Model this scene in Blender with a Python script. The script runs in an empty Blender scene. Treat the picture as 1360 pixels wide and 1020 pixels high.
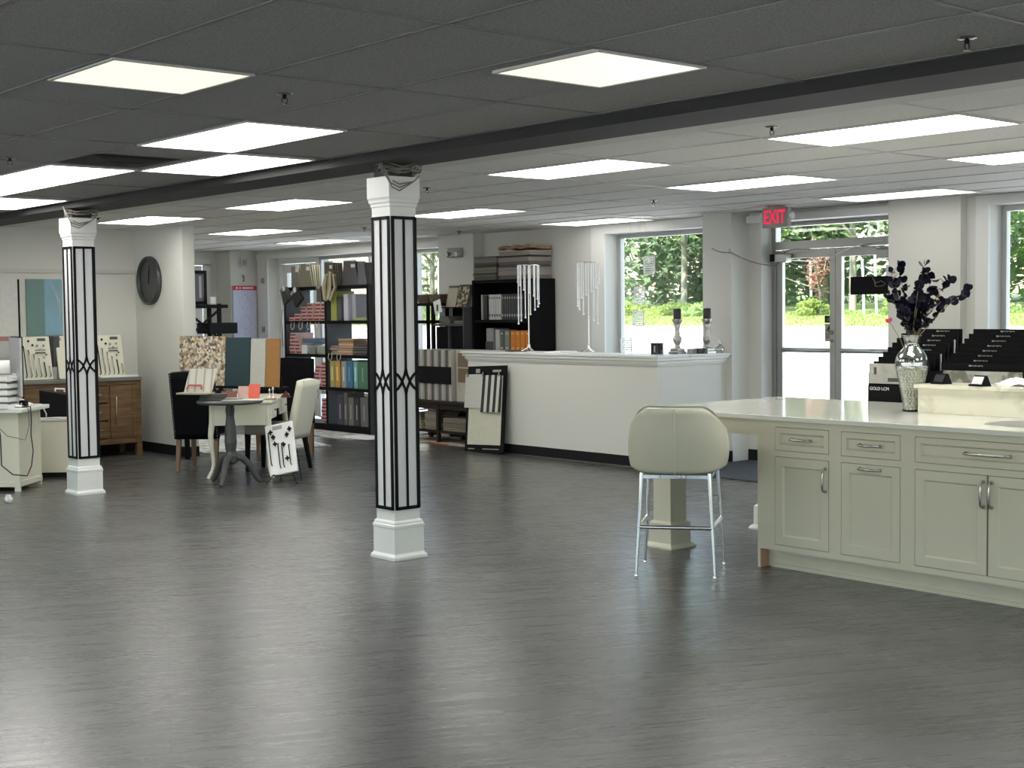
import bpy, math, random
from mathutils import Vector, Matrix
random.seed(11)
SC=bpy.context.scene
COL=SC.collection
PI=math.pi
def R(d): return math.radians(d)

# ------------------------------------------------------------------ materials
def new_mat(name):
    m=bpy.data.materials.new(name); m.use_nodes=True
    nt=m.node_tree; return m,nt,nt.nodes['Principled BSDF']
def mat(name,col,rough=.5,metal=0.,bump=0.,bscale=80.,var=0.,vscale=6.,coat=0.,spec=.5,emit=None,estr=0.,trans=0.,sheen=0.,dist=.002):
    m,nt,b=new_mat(name)
    b.inputs['Base Color'].default_value=(*col,1); b.inputs['Roughness'].default_value=rough
    b.inputs['Metallic'].default_value=metal; b.inputs['Coat Weight'].default_value=coat
    b.inputs['Specular IOR Level'].default_value=spec; b.inputs['Transmission Weight'].default_value=trans
    b.inputs['Sheen Weight'].default_value=sheen
    tc=nt.nodes.new('ShaderNodeTexCoord')
    if emit:
        b.inputs['Emission Color'].default_value=(*emit,1); b.inputs['Emission Strength'].default_value=estr
    n=nt.nodes.new('ShaderNodeTexNoise'); n.inputs['Scale'].default_value=vscale if var else bscale
    n.inputs['Detail'].default_value=4
    nt.links.new(tc.outputs['Object'],n.inputs['Vector'])
    if var:
        mx=nt.nodes.new('ShaderNodeMix'); mx.data_type='RGBA'
        mx.inputs['A'].default_value=(*[c*(1-var) for c in col],1); mx.inputs['B'].default_value=(*[min(1,c*(1+var)) for c in col],1)
        nt.links.new(n.outputs['Fac'],mx.inputs['Factor']); nt.links.new(mx.outputs['Result'],b.inputs['Base Color'])
    if bump:
        n2=nt.nodes.new('ShaderNodeTexNoise'); n2.inputs['Scale'].default_value=bscale
        nt.links.new(tc.outputs['Object'],n2.inputs['Vector'])
        bp=nt.nodes.new('ShaderNodeBump'); bp.inputs['Strength'].default_value=bump; bp.inputs['Distance'].default_value=dist
        nt.links.new(n2.outputs['Fac'],bp.inputs['Height']); nt.links.new(bp.outputs['Normal'],b.inputs['Normal'])
    return m
def ramp_mat(name,stops,scale=(1,1,1),rough=.6,kind='noise',tscale=5.,detail=4.,rot=(0,0,0),bump=0.,interp='LINEAR'):
    m,nt,b=new_mat(name); b.inputs['Roughness'].default_value=rough
    tc=nt.nodes.new('ShaderNodeTexCoord'); mp=nt.nodes.new('ShaderNodeMapping')
    mp.inputs['Scale'].default_value=scale; mp.inputs['Rotation'].default_value=rot
    nt.links.new(tc.outputs['Object'],mp.inputs['Vector'])
    if kind=='noise':
        t=nt.nodes.new('ShaderNodeTexNoise'); t.inputs['Scale'].default_value=tscale; t.inputs['Detail'].default_value=detail; out=t.outputs['Fac']
    elif kind=='vor':
        t=nt.nodes.new('ShaderNodeTexVoronoi'); t.inputs['Scale'].default_value=tscale
        sp=nt.nodes.new('ShaderNodeSeparateColor'); nt.links.new(t.outputs['Color'],sp.inputs['Color']); out=sp.outputs['Red']
    elif kind=='wave':
        t=nt.nodes.new('ShaderNodeTexWave'); t.inputs['Scale'].default_value=tscale; t.inputs['Distortion'].default_value=detail; out=t.outputs['Fac']
    nt.links.new(mp.outputs['Vector'],t.inputs['Vector'])
    r=nt.nodes.new('ShaderNodeValToRGB'); r.color_ramp.interpolation=interp
    e=r.color_ramp.elements
    while len(e)>1: e.remove(e[0])
    e[0].position=stops[0][0]; e[0].color=(*stops[0][1],1)
    for p,c in stops[1:]:
        x=e.new(p); x.color=(*c,1)
    nt.links.new(out,r.inputs['Fac']); nt.links.new(r.outputs['Color'],b.inputs['Base Color'])
    if bump:
        bp=nt.nodes.new('ShaderNodeBump'); bp.inputs['Strength'].default_value=bump; bp.inputs['Distance'].default_value=.004
        nt.links.new(out,bp.inputs['Height']); nt.links.new(bp.outputs['Normal'],b.inputs['Normal'])
    return m
def glass_mat(name,tint=(1,1,1),refl=.06,rough=0.):
    m=bpy.data.materials.new(name); m.use_nodes=True; nt=m.node_tree
    nt.nodes.clear()
    o=nt.nodes.new('ShaderNodeOutputMaterial'); t=nt.nodes.new('ShaderNodeBsdfTransparent'); t.inputs['Color'].default_value=(*tint,1)
    g=nt.nodes.new('ShaderNodeBsdfGlossy'); g.inputs['Roughness'].default_value=rough
    lw=nt.nodes.new('ShaderNodeLayerWeight'); lw.inputs['Blend'].default_value=.25
    ad=nt.nodes.new('ShaderNodeMath'); ad.operation='MULTIPLY_ADD'; ad.inputs[1].default_value=.6; ad.inputs[2].default_value=refl
    ad.use_clamp=True
    mx=nt.nodes.new('ShaderNodeMixShader')
    nt.links.new(lw.outputs['Fresnel'],ad.inputs[0]); nt.links.new(ad.outputs[0],mx.inputs['Fac'])
    nt.links.new(t.outputs[0],mx.inputs[1]); nt.links.new(g.outputs[0],mx.inputs[2]); nt.links.new(mx.outputs[0],o.inputs['Surface'])
    return m
M={}
M['wall']=mat('wall_paint',(.68,.675,.63),.65,bump=.05,bscale=150)
M['trimw']=mat('white_trim',(.76,.765,.74),.4)
M['soffit']=mat('painted_board',(.6,.6,.56),.6)
M['black_base']=mat('black_vinyl_base',(.008,.008,.009),.6,spec=.25)
M['beam']=mat('beam_dark_paint',(.028,.028,.026),.7,bump=.1,bscale=40)
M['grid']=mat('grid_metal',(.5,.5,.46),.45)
M['gridnear']=mat('grid_metal_shaded',(.2,.2,.19),.5)  # near bars darkened; the shadow line along them is in the colour
M['lampframe']=mat('lamp_frame',(.6,.6,.56),.4)
M['chrome']=mat('chrome',(.78,.78,.78),.12,1.)
M['nickel']=mat('nickel',(.42,.41,.38),.22,1.)
M['steel']=mat('brushed_aluminium',(.42,.42,.4),.38,1.)
M['alum']=mat('window_aluminium',(.5,.5,.49),.4,.4)
M['blackmetal']=mat('black_metal',(.008,.008,.009),.5,spec=.12)
M['black']=mat('black_plastic',(.008,.008,.009),.55,spec=.1)
M['blackwood']=mat('black_laminate',(.007,.007,.008),.55,bump=.05,bscale=60,spec=.08)
M['darkgrey']=mat('charcoal_laminate',(.055,.056,.06),.45)
M['shelfback']=mat('grey_panel',(.06,.063,.07),.6)
M['white']=mat('white_plastic',(.8,.8,.78),.35)
M['paper']=mat('white_paper',(.85,.85,.84),.8)
M['cab']=mat('cabinet_paint',(.62,.592,.478),.38,bump=.02,bscale=90)
M['gap']=mat('shadow_gap',(.03,.03,.025),.8)
M['counter']=ramp_mat('quartz_top',[(0,(.66,.66,.6)),(.55,(.74,.735,.68)),(1,(.78,.78,.73))],tscale=3,rough=.07)
M['ledge']=ramp_mat('cream_quartz',[(0,(.66,.63,.5)),(.5,(.74,.71,.58)),(.56,(.62,.59,.47)),(.6,(.75,.72,.6)),(1,(.76,.73,.62))],tscale=3.3,rough=.25)
M['toe']=mat('toe_kick',(.6,.575,.46),.5,var=.1,vscale=8)
M['rawwood']=mat('raw_wood',(.45,.27,.16),.6)
M['leather']=mat('pale_grey_leather',(.55,.54,.44),.42,bump=.15,bscale=220)
M['blackfab']=mat('black_leather',(.006,.006,.008),.6,bump=.2,bscale=200,spec=.08)
M['creamfab']=mat('cream_crocodile_leather',(.73,.71,.6),.45,bump=.5,bscale=110)
M['taupefab']=mat('taupe_fabric',(.3,.28,.24),.8,bump=.2,bscale=300)
M['nail']=mat('nail_heads',(.6,.6,.58),.25,1.)
M['brownleg']=mat('brown_wood_leg',(.2,.12,.075),.5)
M['ivory']=mat('ivory_paint',(.7,.68,.56),.4)
M['greypaint']=mat('grey_paint',(.06,.064,.062),.45,var=.2,vscale=9)
M['oak']=ramp_mat('rustic_oak',[(.2,(.06,.034,.014)),(.5,(.14,.078,.033)),(.8,(.23,.135,.06))],scale=(1,1,8),rot=(0,R(90),0),tscale=3.2,rough=.45,bump=.3)
M['greytop']=mat('weathered_top',(.16,.16,.14),.4,var=.2,vscale=4)
M['silver']=mat('silver_candlestick',(.46,.45,.42),.35,.85,bump=.5,bscale=25,dist=.01)
M['candle']=mat('black_candle',(.02,.02,.023),.5)
M['pearl']=mat('pearl_bead',(.8,.77,.66),.25,coat=.5)
M['leafnavy']=mat('navy_leaf',(.005,.005,.014),.5,var=.5,vscale=20,spec=.15)
M['stem']=mat('plant_stem',(.2,.17,.09),.6)
M['pinkpetal']=mat('pink_petal',(.55,.06,.16),.6)
M['paleflower']=mat('cream_petal',(.75,.6,.3),.6)
M['mirrorglass']=glass_mat('silvered_glass',(.8,.84,.82),.34,.05)
M['glass']=glass_mat('window_glass',(.97,.985,.98),.02)
M['crystalm']=mat('crystal_bead',(.95,.96,.97),.1,.0,coat=1)
M['clearglass']=glass_mat('clear_glass',(.95,.97,.96),.05)
M['exitred']=mat('exit_red',(.75,.02,.06),.4,emit=(1,.03,.1),estr=.45)
M['exitface']=mat('exit_face',(.36,.35,.33),.5)
M['mesh']=ramp_mat('frosted_glass_inlay',[(0,(.62,.63,.65)),(1,(.68,.69,.71))],tscale=40,rough=.55)
M['aqua']=ramp_mat('aqua_panel',[(.0,(.17,.27,.25)),(.46,(.2,.31,.29)),(.54,(.16,.24,.23)),(.55,(.25,.43,.5)),(1,(.3,.5,.62))],scale=(1,.01,.12),tscale=1.1,detail=1.5,rough=.15)
M['carpetmat']=mat('entry_mat',(.045,.048,.055),.95,bump=.8,bscale=220,var=.5,vscale=160)
M['wire']=mat('cable_beige',(.22,.2,.17),.6)
M['cableblack']=mat('cable_black',(.02,.02,.02),.6)
M['cablewhite']=mat('cable_white',(.7,.7,.7),.5)
# floor
def floor_mat():
    m,nt,b=new_mat('grey_plank_floor')
    N=nt.nodes.new; L=nt.links.new
    tc=N('ShaderNodeTexCoord'); mp=N('ShaderNodeMapping'); mp.inputs['Rotation'].default_value=(0,0,R(26.5))
    L(tc.outputs['Object'],mp.inputs['Vector'])
    br=N('ShaderNodeTexBrick'); br.inputs['Scale'].default_value=1; br.inputs['Brick Width'].default_value=1.22; br.inputs['Row Height'].default_value=.15
    br.inputs['Mortar Size'].default_value=.0016; br.inputs['Color1'].default_value=(.064,.065,.062,1); br.inputs['Color2'].default_value=(.076,.076,.073,1); br.inputs['Mortar'].default_value=(.02,.02,.02,1)
    br.offset=.37; L(mp.outputs['Vector'],br.inputs['Vector'])
    m2=N('ShaderNodeMapping'); m2.inputs['Scale'].default_value=(1.3,26,1); L(mp.outputs['Vector'],m2.inputs['Vector'])
    n=N('ShaderNodeTexNoise'); n.inputs['Scale'].default_value=1.; n.inputs['Detail'].default_value=5; L(m2.outputs['Vector'],n.inputs['Vector'])
    mx=N('ShaderNodeMix'); mx.data_type='RGBA'; mx.blend_type='MULTIPLY'; mx.inputs['Factor'].default_value=.6
    cr=N('ShaderNodeValToRGB'); cr.color_ramp.elements[0].position=.3; cr.color_ramp.elements[0].color=(.92,.92,.92,1); cr.color_ramp.elements[1].position=.7; cr.color_ramp.elements[1].color=(1.07,1.07,1.06,1)
    L(n.outputs['Fac'],cr.inputs['Fac']); L(br.outputs['Color'],mx.inputs['A']); L(cr.outputs['Color'],mx.inputs['B']); L(mx.outputs['Result'],b.inputs['Base Color'])
    rr=N('ShaderNodeMapRange'); rr.inputs['To Min'].default_value=.2; rr.inputs['To Max'].default_value=.36; L(n.outputs['Fac'],rr.inputs['Value']); L(rr.outputs[0],b.inputs['Roughness'])
    m3=N('ShaderNodeMapping'); m3.inputs['Scale'].default_value=(2.2,60,1); L(mp.outputs['Vector'],m3.inputs['Vector'])
    n3=N('ShaderNodeTexNoise'); n3.inputs['Scale'].default_value=1; n3.inputs['Detail'].default_value=3; L(m3.outputs['Vector'],n3.inputs['Vector'])
    ad=N('ShaderNodeMath'); ad.operation='ADD'; L(n3.outputs['Fac'],ad.inputs[0])
    mu=N('ShaderNodeMath'); mu.operation='MULTIPLY'; mu.inputs[1].default_value=-.6; L(br.outputs['Fac'],mu.inputs[0]); L(mu.outputs[0],ad.inputs[1])
    bp=N('ShaderNodeBump'); bp.inputs['Strength'].default_value=.11; bp.inputs['Distance'].default_value=.003; L(ad.outputs[0],bp.inputs['Height']); L(bp.outputs['Normal'],b.inputs['Normal'])
    b.inputs['Specular IOR Level'].default_value=.62
    return m
M['floor']=floor_mat()
def tile_mat(name,c1,c2):
    m,nt,b=new_mat(name); N=nt.nodes.new; L=nt.links.new
    tc=N('ShaderNodeTexCoord'); n=N('ShaderNodeTexNoise'); n.inputs['Scale'].default_value=110; n.inputs['Detail'].default_value=3; L(tc.outputs['Object'],n.inputs['Vector'])
    cr=N('ShaderNodeValToRGB'); cr.color_ramp.elements[0].position=.42; cr.color_ramp.elements[0].color=(*c1,1); cr.color_ramp.elements[1].position=.56; cr.color_ramp.elements[1].color=(*c2,1)
    L(n.outputs['Fac'],cr.inputs['Fac']); L(cr.outputs['Color'],b.inputs['Base Color']); b.inputs['Roughness'].default_value=.85
    n2=N('ShaderNodeTexNoise'); n2.inputs['Scale'].default_value=160; L(tc.outputs['Object'],n2.inputs['Vector'])
    bp=N('ShaderNodeBump'); bp.inputs['Strength'].default_value=.6; bp.inputs['Distance'].default_value=.003; L(n2.outputs['Fac'],bp.inputs['Height']); L(bp.outputs['Normal'],b.inputs['Normal'])
    return m
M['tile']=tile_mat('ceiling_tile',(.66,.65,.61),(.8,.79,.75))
M['tilenear']=tile_mat('ceiling_tile_shaded',(.3,.298,.28),(.4,.398,.375))  # darker copy of the tile; weaker light on the near ceiling put into its colour

# ------------------------------------------------------------------ mesh builder
class MB:
    def __init__(s,root=None):
        s.v=[];s.f=[];s.m=[];s.sm=[];s.cur=0;s.smooth=False
        s.T=Matrix.Identity(4)
        s.off=Vector(root.location) if root else Vector((0,0,0))
    def add(s,vs,fs,smooth=None):
        b=len(s.v)
        for p in vs:
            q=s.T@Vector(p); s.v.append(tuple(q-s.off))
        sm=s.smooth if smooth is None else smooth
        for f in fs:
            s.f.append(tuple(b+i for i in f)); s.m.append(s.cur); s.sm.append(sm)
        return s
    def box(s,x0,x1,y0,y1,z0,z1):
        if x0>x1:x0,x1=x1,x0
        if y0>y1:y0,y1=y1,y0
        if z0>z1:z0,z1=z1,z0
        vs=[(x0,y0,z0),(x1,y0,z0),(x1,y1,z0),(x0,y1,z0),(x0,y0,z1),(x1,y0,z1),(x1,y1,z1),(x0,y1,z1)]
        return s.add(vs,[(0,3,2,1),(4,5,6,7),(0,1,5,4),(1,2,6,5),(2,3,7,6),(3,0,4,7)],False)
    def obox(s,c,size,rot=(0,0,0)):
        T=s.T; s.T=T@Matrix.Translation(c)@(Matrix.Rotation(rot[2],4,'Z')@Matrix.Rotation(rot[1],4,'Y')@Matrix.Rotation(rot[0],4,'X'))
        a,b,c2=[k/2 for k in size]; s.box(-a,a,-b,b,-c2,c2); s.T=T; return s
    def frustum(s,c,z0,z1,w0,w1,d0=None,d1=None):
        d0=w0 if d0 is None else d0; d1=w1 if d1 is None else d1
        x,y=c
        vs=[(x-w0/2,y-d0/2,z0),(x+w0/2,y-d0/2,z0),(x+w0/2,y+d0/2,z0),(x-w0/2,y+d0/2,z0),(x-w1/2,y-d1/2,z1),(x+w1/2,y-d1/2,z1),(x+w1/2,y+d1/2,z1),(x-w1/2,y+d1/2,z1)]
        return s.add(vs,[(0,3,2,1),(4,5,6,7),(0,1,5,4),(1,2,6,5),(2,3,7,6),(3,0,4,7)],False)
    def sqprofile(s,c,prof):
        for (w0,z0),(w1,z1) in zip(prof,prof[1:]):
            if abs(z1-z0)>1e-6: s.frustum(c,z0,z1,w0,w1)
        return s
    def lathe(s,prof,seg=20,c=(0,0,0),smooth=True,cap=True):
        vs=[];fs=[];n=len(prof)
        for r,z in prof:
            for k in range(seg):
                a=2*PI*k/seg; vs.append((c[0]+r*math.cos(a),c[1]+r*math.sin(a),c[2]+z))
        for i in range(n-1):
            for k in range(seg):
                k2=(k+1)%seg; fs.append((i*seg+k,i*seg+k2,(i+1)*seg+k2,(i+1)*seg+k))
        s.add(vs,fs,smooth)
        if cap:
            if prof[0][0]>1e-5: s.add(vs[:seg],[tuple(range(seg-1,-1,-1))],False)
            if prof[-1][0]>1e-5: s.add(vs[-seg:],[tuple(range(seg))],False)
        return s
    def tube(s,pts,r,seg=8,rs=None,closed=False,cap=True,flat=1.):
        pts=[Vector(p) for p in pts]; n=len(pts); vs=[];fs=[]
        up=Vector((0,0,1)); prev=None
        for i,p in enumerate(pts):
            if closed: t=pts[(i+1)%n]-pts[i-1]
            else: t=(pts[min(i+1,n-1)]-pts[max(i-1,0)])
            t.normalize()
            if prev is None:
                a=up.cross(t)
                if a.length<.1: a=Vector((1,0,0)).cross(t)
            else:
                a=prev-t*prev.dot(t)
                if a.length<1e-4: a=up.cross(t)
            a.normalize(); prev=a.copy(); b=t.cross(a)
            rr=rs[i] if rs else r
            for k in range(seg):
                th=2*PI*k/seg+PI/seg; vs.append(p+a*rr*math.cos(th)+b*rr*flat*math.sin(th))
        m=n if closed else n-1
        for i in range(m):
            j=(i+1)%n
            for k in range(seg):
                k2=(k+1)%seg; fs.append((i*seg+k,i*seg+k2,j*seg+k2,j*seg+k))
        s.add(vs,fs,seg>4)
        if cap and not closed:
            s.add(vs[:seg],[tuple(range(seg-1,-1,-1))],False); s.add(vs[-seg:],[tuple(range(seg))],False)
        return s
    def sphere(s,c,r,seg=8,rings=5,sz=1.):
        prof=[(max(1e-6,r*math.sin(PI*i/rings)),-r*sz*math.cos(PI*i/rings)) for i in range(rings+1)]
        return s.lathe(prof,seg,c,True,False)
    def prism(s,poly,axis,a,b):
        # poly of 2d points in the two remaining axes, extruded along axis from a to b
        n=len(poly)
        def P(p,t):
            if axis=='x': return (t,p[0],p[1])
            if axis=='y': return (p[0],t,p[1])
            return (p[0],p[1],t)
        vs=[P(p,a) for p in poly]+[P(p,b) for p in poly]
        fs=[tuple(range(n-1,-1,-1)),tuple(range(n,2*n))]+[(i,(i+1)%n,n+(i+1)%n,n+i) for i in range(n)]
        return s.add(vs,fs,False)
    def grid(s,fn,nu,nv,smooth=True):
        vs=[fn(i/nu,j/nv) for i in range(nu+1) for j in range(nv+1)]
        fs=[(i*(nv+1)+j,(i+1)*(nv+1)+j,(i+1)*(nv+1)+j+1,i*(nv+1)+j+1) for i in range(nu) for j in range(nv)]
        return s.add(vs,fs,smooth)
    def mi(s,k): s.cur=k; return s
def mesh_of(mb,name,mats,recalc=False):
    me=bpy.data.meshes.new(name); me.from_pydata(mb.v,[],mb.f)
    for m_ in (mats if isinstance(mats,(list,tuple)) else [mats]): me.materials.append(m_ if not isinstance(m_,str) else M[m_])
    me.polygons.foreach_set('material_index',mb.m); me.polygons.foreach_set('use_smooth',mb.sm)
    me.update()
    return me
def bev(o,w,seg=2):
    md=o.modifiers.new('bevel','BEVEL'); md.width=w; md.segments=seg; md.limit_method='ANGLE'; md.angle_limit=R(40)
def obj(name,mb,mats,parent=None,bevel=0,subd=0,solid=0):
    o=bpy.data.objects.new(name,mesh_of(mb,name,mats)); COL.objects.link(o)
    if parent: o.parent=parent
    if solid:
        md=o.modifiers.new('solid','SOLIDIFY'); md.thickness=solid; md.offset=0
    if bevel: bev(o,bevel)
    if subd:
        md=o.modifiers.new('sub','SUBSURF'); md.levels=subd; md.render_levels=subd
    return o
def props(o,label,cat,group=None,kind=None):
    if label: o['label']=label
    if cat: o['category']=cat
    if group: o['group']=group
    if kind: o['kind']=kind
    return o
def thing(name,label,cat,loc=(0,0,0),rz=0,group=None):
    o=bpy.data.objects.new(name,None); COL.objects.link(o); o.empty_display_size=.1
    o.location=loc; o.rotation_euler=(0,0,rz); return props(o,label,cat,group)
def one(name,mb,mats,label,cat,group=None,bevel=0,subd=0,solid=0,kind=None,rebase=True):
    if rebase and mb.v:
        xs=[p[0] for p in mb.v]; ys=[p[1] for p in mb.v]; zs=[p[2] for p in mb.v]
        c=((min(xs)+max(xs))/2,(min(ys)+max(ys))/2,min(zs))
        mb.v=[(p[0]-c[0],p[1]-c[1],p[2]-c[2]) for p in mb.v]
    else: c=(0,0,0)
    o=obj(name,mb,mats,None,bevel,subd,solid); o.location=c
    return props(o,label,cat,group,kind)
def struct(name,mb,mats,parent=None,bevel=0):
    o=obj(name,mb,mats,parent,bevel)
    if parent is None: o['kind']='structure'
    return o
def copy_tree(o,parent=None):
    c=o.copy(); COL.objects.link(c)
    if parent: c.parent=parent
    for ch in list(o.children): copy_tree(ch,c)
    return c
def dup(o,loc,rz=None,label=None,group=None):
    c=copy_tree(o); c.location=loc
    if rz is not None: c.rotation_euler=(c.rotation_euler[0],c.rotation_euler[1],rz)
    if label: c['label']=label
    if group: c['group']=group
    return c
def text_mesh(name,txt,size,mt,parent,M4,ext=.001,bold=0.):
    cu=bpy.data.curves.new(name,'FONT'); cu.body=txt; cu.size=size; cu.extrude=ext; cu.offset=bold; cu.align_x='CENTER'; cu.align_y='CENTER'
    t=bpy.data.objects.new(name,cu); COL.objects.link(t)
    dg=bpy.context.evaluated_depsgraph_get(); me=bpy.data.meshes.new_from_object(t.evaluated_get(dg))
    bpy.data.objects.remove(t); me.name=name
    me.materials.clear(); me.materials.append(M[mt]); me.transform(M4)
    o=bpy.data.objects.new(name,me); COL.objects.link(o)
    if parent: o.parent=parent
    return o
# text frames: facing -X (reading direction is -Y) ; facing -Y (reading +X)
def face_mx(c): return Matrix.Translation(c)@Matrix(((0,0,-1,0),(-1,0,0,0),(0,1,0,0),(0,0,0,1)))
def face_my(c): return Matrix.Translation(c)@Matrix(((1,0,0,0),(0,0,-1,0),(0,1,0,0),(0,0,0,1)))
# ------------------------------------------------------------------ room shell
M['asphalt']=mat('pale_concrete',(.62,.61,.59),.85,var=.06,vscale=1.5)
ZN,ZF=2.52,2.51
YL=14.75; XW=11.0
mb=MB().box(-3.5,11.0,-5,19.2,-.05,0)
struct('floor',mb,'floor')
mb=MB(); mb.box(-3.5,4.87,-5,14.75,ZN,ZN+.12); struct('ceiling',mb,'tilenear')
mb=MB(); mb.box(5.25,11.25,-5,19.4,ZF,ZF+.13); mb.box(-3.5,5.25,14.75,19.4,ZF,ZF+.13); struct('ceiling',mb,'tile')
# beam with its pale ledge strip on the far side
mb=MB(); mb.box(4.87,5.25,-5,14.75,2.462,2.66); struct('trim_1',mb,'beam')
mb=MB(); mb.box(5.25,5.66,-5,14.75,ZF-.008,ZF+.002); struct('trim_2',mb,'soffit')
# ceiling T bars
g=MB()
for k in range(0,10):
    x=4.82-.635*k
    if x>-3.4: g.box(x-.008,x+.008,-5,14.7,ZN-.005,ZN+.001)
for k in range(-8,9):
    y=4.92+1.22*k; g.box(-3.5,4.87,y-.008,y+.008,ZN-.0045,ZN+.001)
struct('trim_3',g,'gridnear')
g=MB()
xs=[6.2+.61*k for k in range(-1,8)]
for x in xs: g.box(x-.008,x+.008,-5,19.2,ZF-.005,ZF+.001)
for k in range(-9,11):
    y=6.24+1.235*k; g.box(5.25,11,y-.008,y+.008,ZF-.0045,ZF+.001)
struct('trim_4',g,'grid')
# walls
mb=MB(); mb.box(-3.6,7.2,YL,YL+.15,0,2.6); struct('wall_left',mb,'wall')
mb=MB(); mb.box(7.06,7.2,13.6,19.2,0,2.6); struct('wall_partition',mb,'wall')
def windowed(axis,c0,c1,a,b,ops,name):
    mb=MB(); P=(lambda u0,u1,z0,z1: mb.box(c0,c1,u0,u1,z0,z1)) if axis=='x' else (lambda u0,u1,z0,z1: mb.box(u0,u1,c0,c1,z0,z1))
    u=a
    for o0,o1 in ops: P(u,o0,0,2.6); P(o0,o1,0,.25); P(o0,o1,2.4,2.6); u=o1
    P(u,b,0,2.6); struct(name,mb,'wall')
RW_ADDED=[(-4,-.8),(-.2,3),(3.6,6.8),(7.4,10.6),(11.2,14.2)]; SW_ADDED=[(-2.8,.4),(1,4.2),(4.8,8),(8.6,10.6)]  # unseen rear and side windows, added so daylight lifts the ceilings
windowed('x',-3.65,-3.5,-5,14.9,RW_ADDED,'wall_rear'); windowed('y',-5.15,-5,-3.6,11.25,SW_ADDED,'wall_right')
wn=4  # window numbers from here on belong to the added, unseen ones
for (a,b) in RW_ADDED:
    r=MB(); r.box(-3.6,-3.54,a,a+.05,.25,2.4); r.box(-3.6,-3.54,b-.05,b,.25,2.4); r.box(-3.6,-3.54,a+.05,b-.05,.25,.3); r.box(-3.6,-3.54,a+.05,b-.05,2.35,2.4)
    o=struct('window_%d'%wn,r,'alum'); obj('pane',MB().box(-3.575,-3.571,a+.04,b-.04,.29,2.36),'glass',o); wn+=1
for (a,b) in SW_ADDED:
    r=MB(); r.box(a,a+.05,-5.1,-5.04,.25,2.4); r.box(b-.05,b,-5.1,-5.04,.25,2.4); r.box(a+.05,b-.05,-5.1,-5.04,.25,.3); r.box(a+.05,b-.05,-5.1,-5.04,2.35,2.4)
    o=struct('window_%d'%wn,r,'alum'); obj('pane',MB().box(a+.04,b-.04,-5.075,-5.071,.29,2.36),'glass',o); wn+=1
mb=MB(); mb.box(-40,11.26,-35,-5.0,-.3,-.12); mb.box(-40,-3.5,-5,40,-.3,-.12); struct('ground_side_lot',mb,'asphalt')  # unseen lot, added to bounce sun up through those windows
mb=MB(); mb.box(7.2,9.7,19.2,19.35,0,2.6); mb.box(9.7,10.53,19.2,19.35,2.3,2.6); mb.box(10.42,10.53,19.2,19.35,0,2.3); struct('wall_back',mb,'wall')
mb=MB(); mb.box(10.53,11.0,18.76,19.35,0,2.6); struct('wall_pier',mb,'wall')
w=MB()
def wseg(y0,y1,z0=0,z1=2.62): w.box(11.0,11.26,y0,y1,z0,z1)
OP=[(13.98,18.42,.0,2.38),(9.52,11.11,.7,2.40),(7.337,8.89,0,2.40),(3.3,6.377,.7,2.42)]
wseg(18.42,19.35); wseg(11.11,13.98); wseg(8.89,9.52); wseg(6.377,7.337); wseg(-5.1,3.3)
for y0,y1,z0,z1 in OP:
    wseg(y0,y1,z1,2.62)
    if z0>0: wseg(y0,y1,0,z0)
struct('wall_front',w,'wall')
mb=MB(); mb.box(10.82,11.0,13.25,13.95,0,ZF); struct('wall_pilaster',mb,'wall')
mb=MB(); mb.box(10.73,11.0,9.05,9.43,0,ZF); struct('wall_pilaster',mb,'wall')
mb=MB(); mb.box(10.9,11.0,6.6,7.335,0,ZF); struct('wall_pilaster',mb,'wall')
# baseboards
bb=MB(); bb.box(7.047,7.06,13.59,YL,0,.11); bb.box(7.047,7.2,13.585,13.6,0,.11); struct('baseboard_left',bb,'black_base')
bb=MB(); bb.box(-3.5,7.05,YL-.012,YL,0,.11); struct('baseboard_mirror_side',bb,'black_base')
bb=MB(); bb.box(10.985,11.0,11.11,13.25,0,.11); bb.box(10.985,11,8.89,9.05,0,.11); bb.box(10.718,10.73,9.04,9.43,0,.11); bb.box(10.885,10.9,6.6,7.335,0,.11); bb.box(10.985,11,-5,6.6,0,.11); struct('baseboard_front',bb,'black_base')
# white casing boards round the window and the header boards
t=MB(); t.box(10.975,11.0,9.435,9.52,.6,2.5); t.box(10.975,11.0,11.11,11.32,.6,2.5); t.box(10.975,11,9.52,11.11,2.40,2.5); t.box(10.93,11.2,9.44,11.2,.66,.7); struct('trim_5',t,'trimw')
t=MB(); t.box(10.975,11.0,13.98,18.76,2.38,2.46); t.box(10.975,11,18.42,18.72,0,2.38); struct('trim_6',t,'trimw')
t=MB(); t.box(10.975,11.0,6.377,6.5,.6,2.5); t.box(10.975,11,3.2,6.377,2.42,2.5); t.box(10.93,11.2,3.3,6.45,.66,.7); struct('trim_7',t,'trimw')
t=MB(); t.box(10.90,11.0,7.337,9.0,2.40,2.47); struct('trim_8',t,'trimw')
# window frames with panes
def window(name,y0,y1,z0,z1,mull=(),f=.05,hm=()):
    r=MB()
    r.box(11.19,11.25,y0,y0+f,z0,z1); r.box(11.19,11.25,y1-f,y1,z0,z1); r.box(11.19,11.25,y0+f,y1-f,z0,z0+f); r.box(11.19,11.25,y0+f,y1-f,z1-f,z1)
    for m_ in mull: r.box(11.18,11.25,m_-f/2,m_+f/2,z0+f,z1-f)
    for h in hm: r.box(11.19,11.25,y0+f,y1-f,h-.02,h+.02)
    o=struct(name,r,'alum')
    gl=MB().box(11.222,11.226,y0+f*.8,y1-f*.8,z0+f*.8,z1-f*.8)
    obj('pane',gl,'glass',o); return o
window('window_1',9.52,11.11,.7,2.40)
window('window_2',3.3,6.377,.7,2.42,mull=(4.8,))
window('window_3',13.98,17.3,.35,2.38,mull=(16.0,14.9),f=.05)
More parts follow.
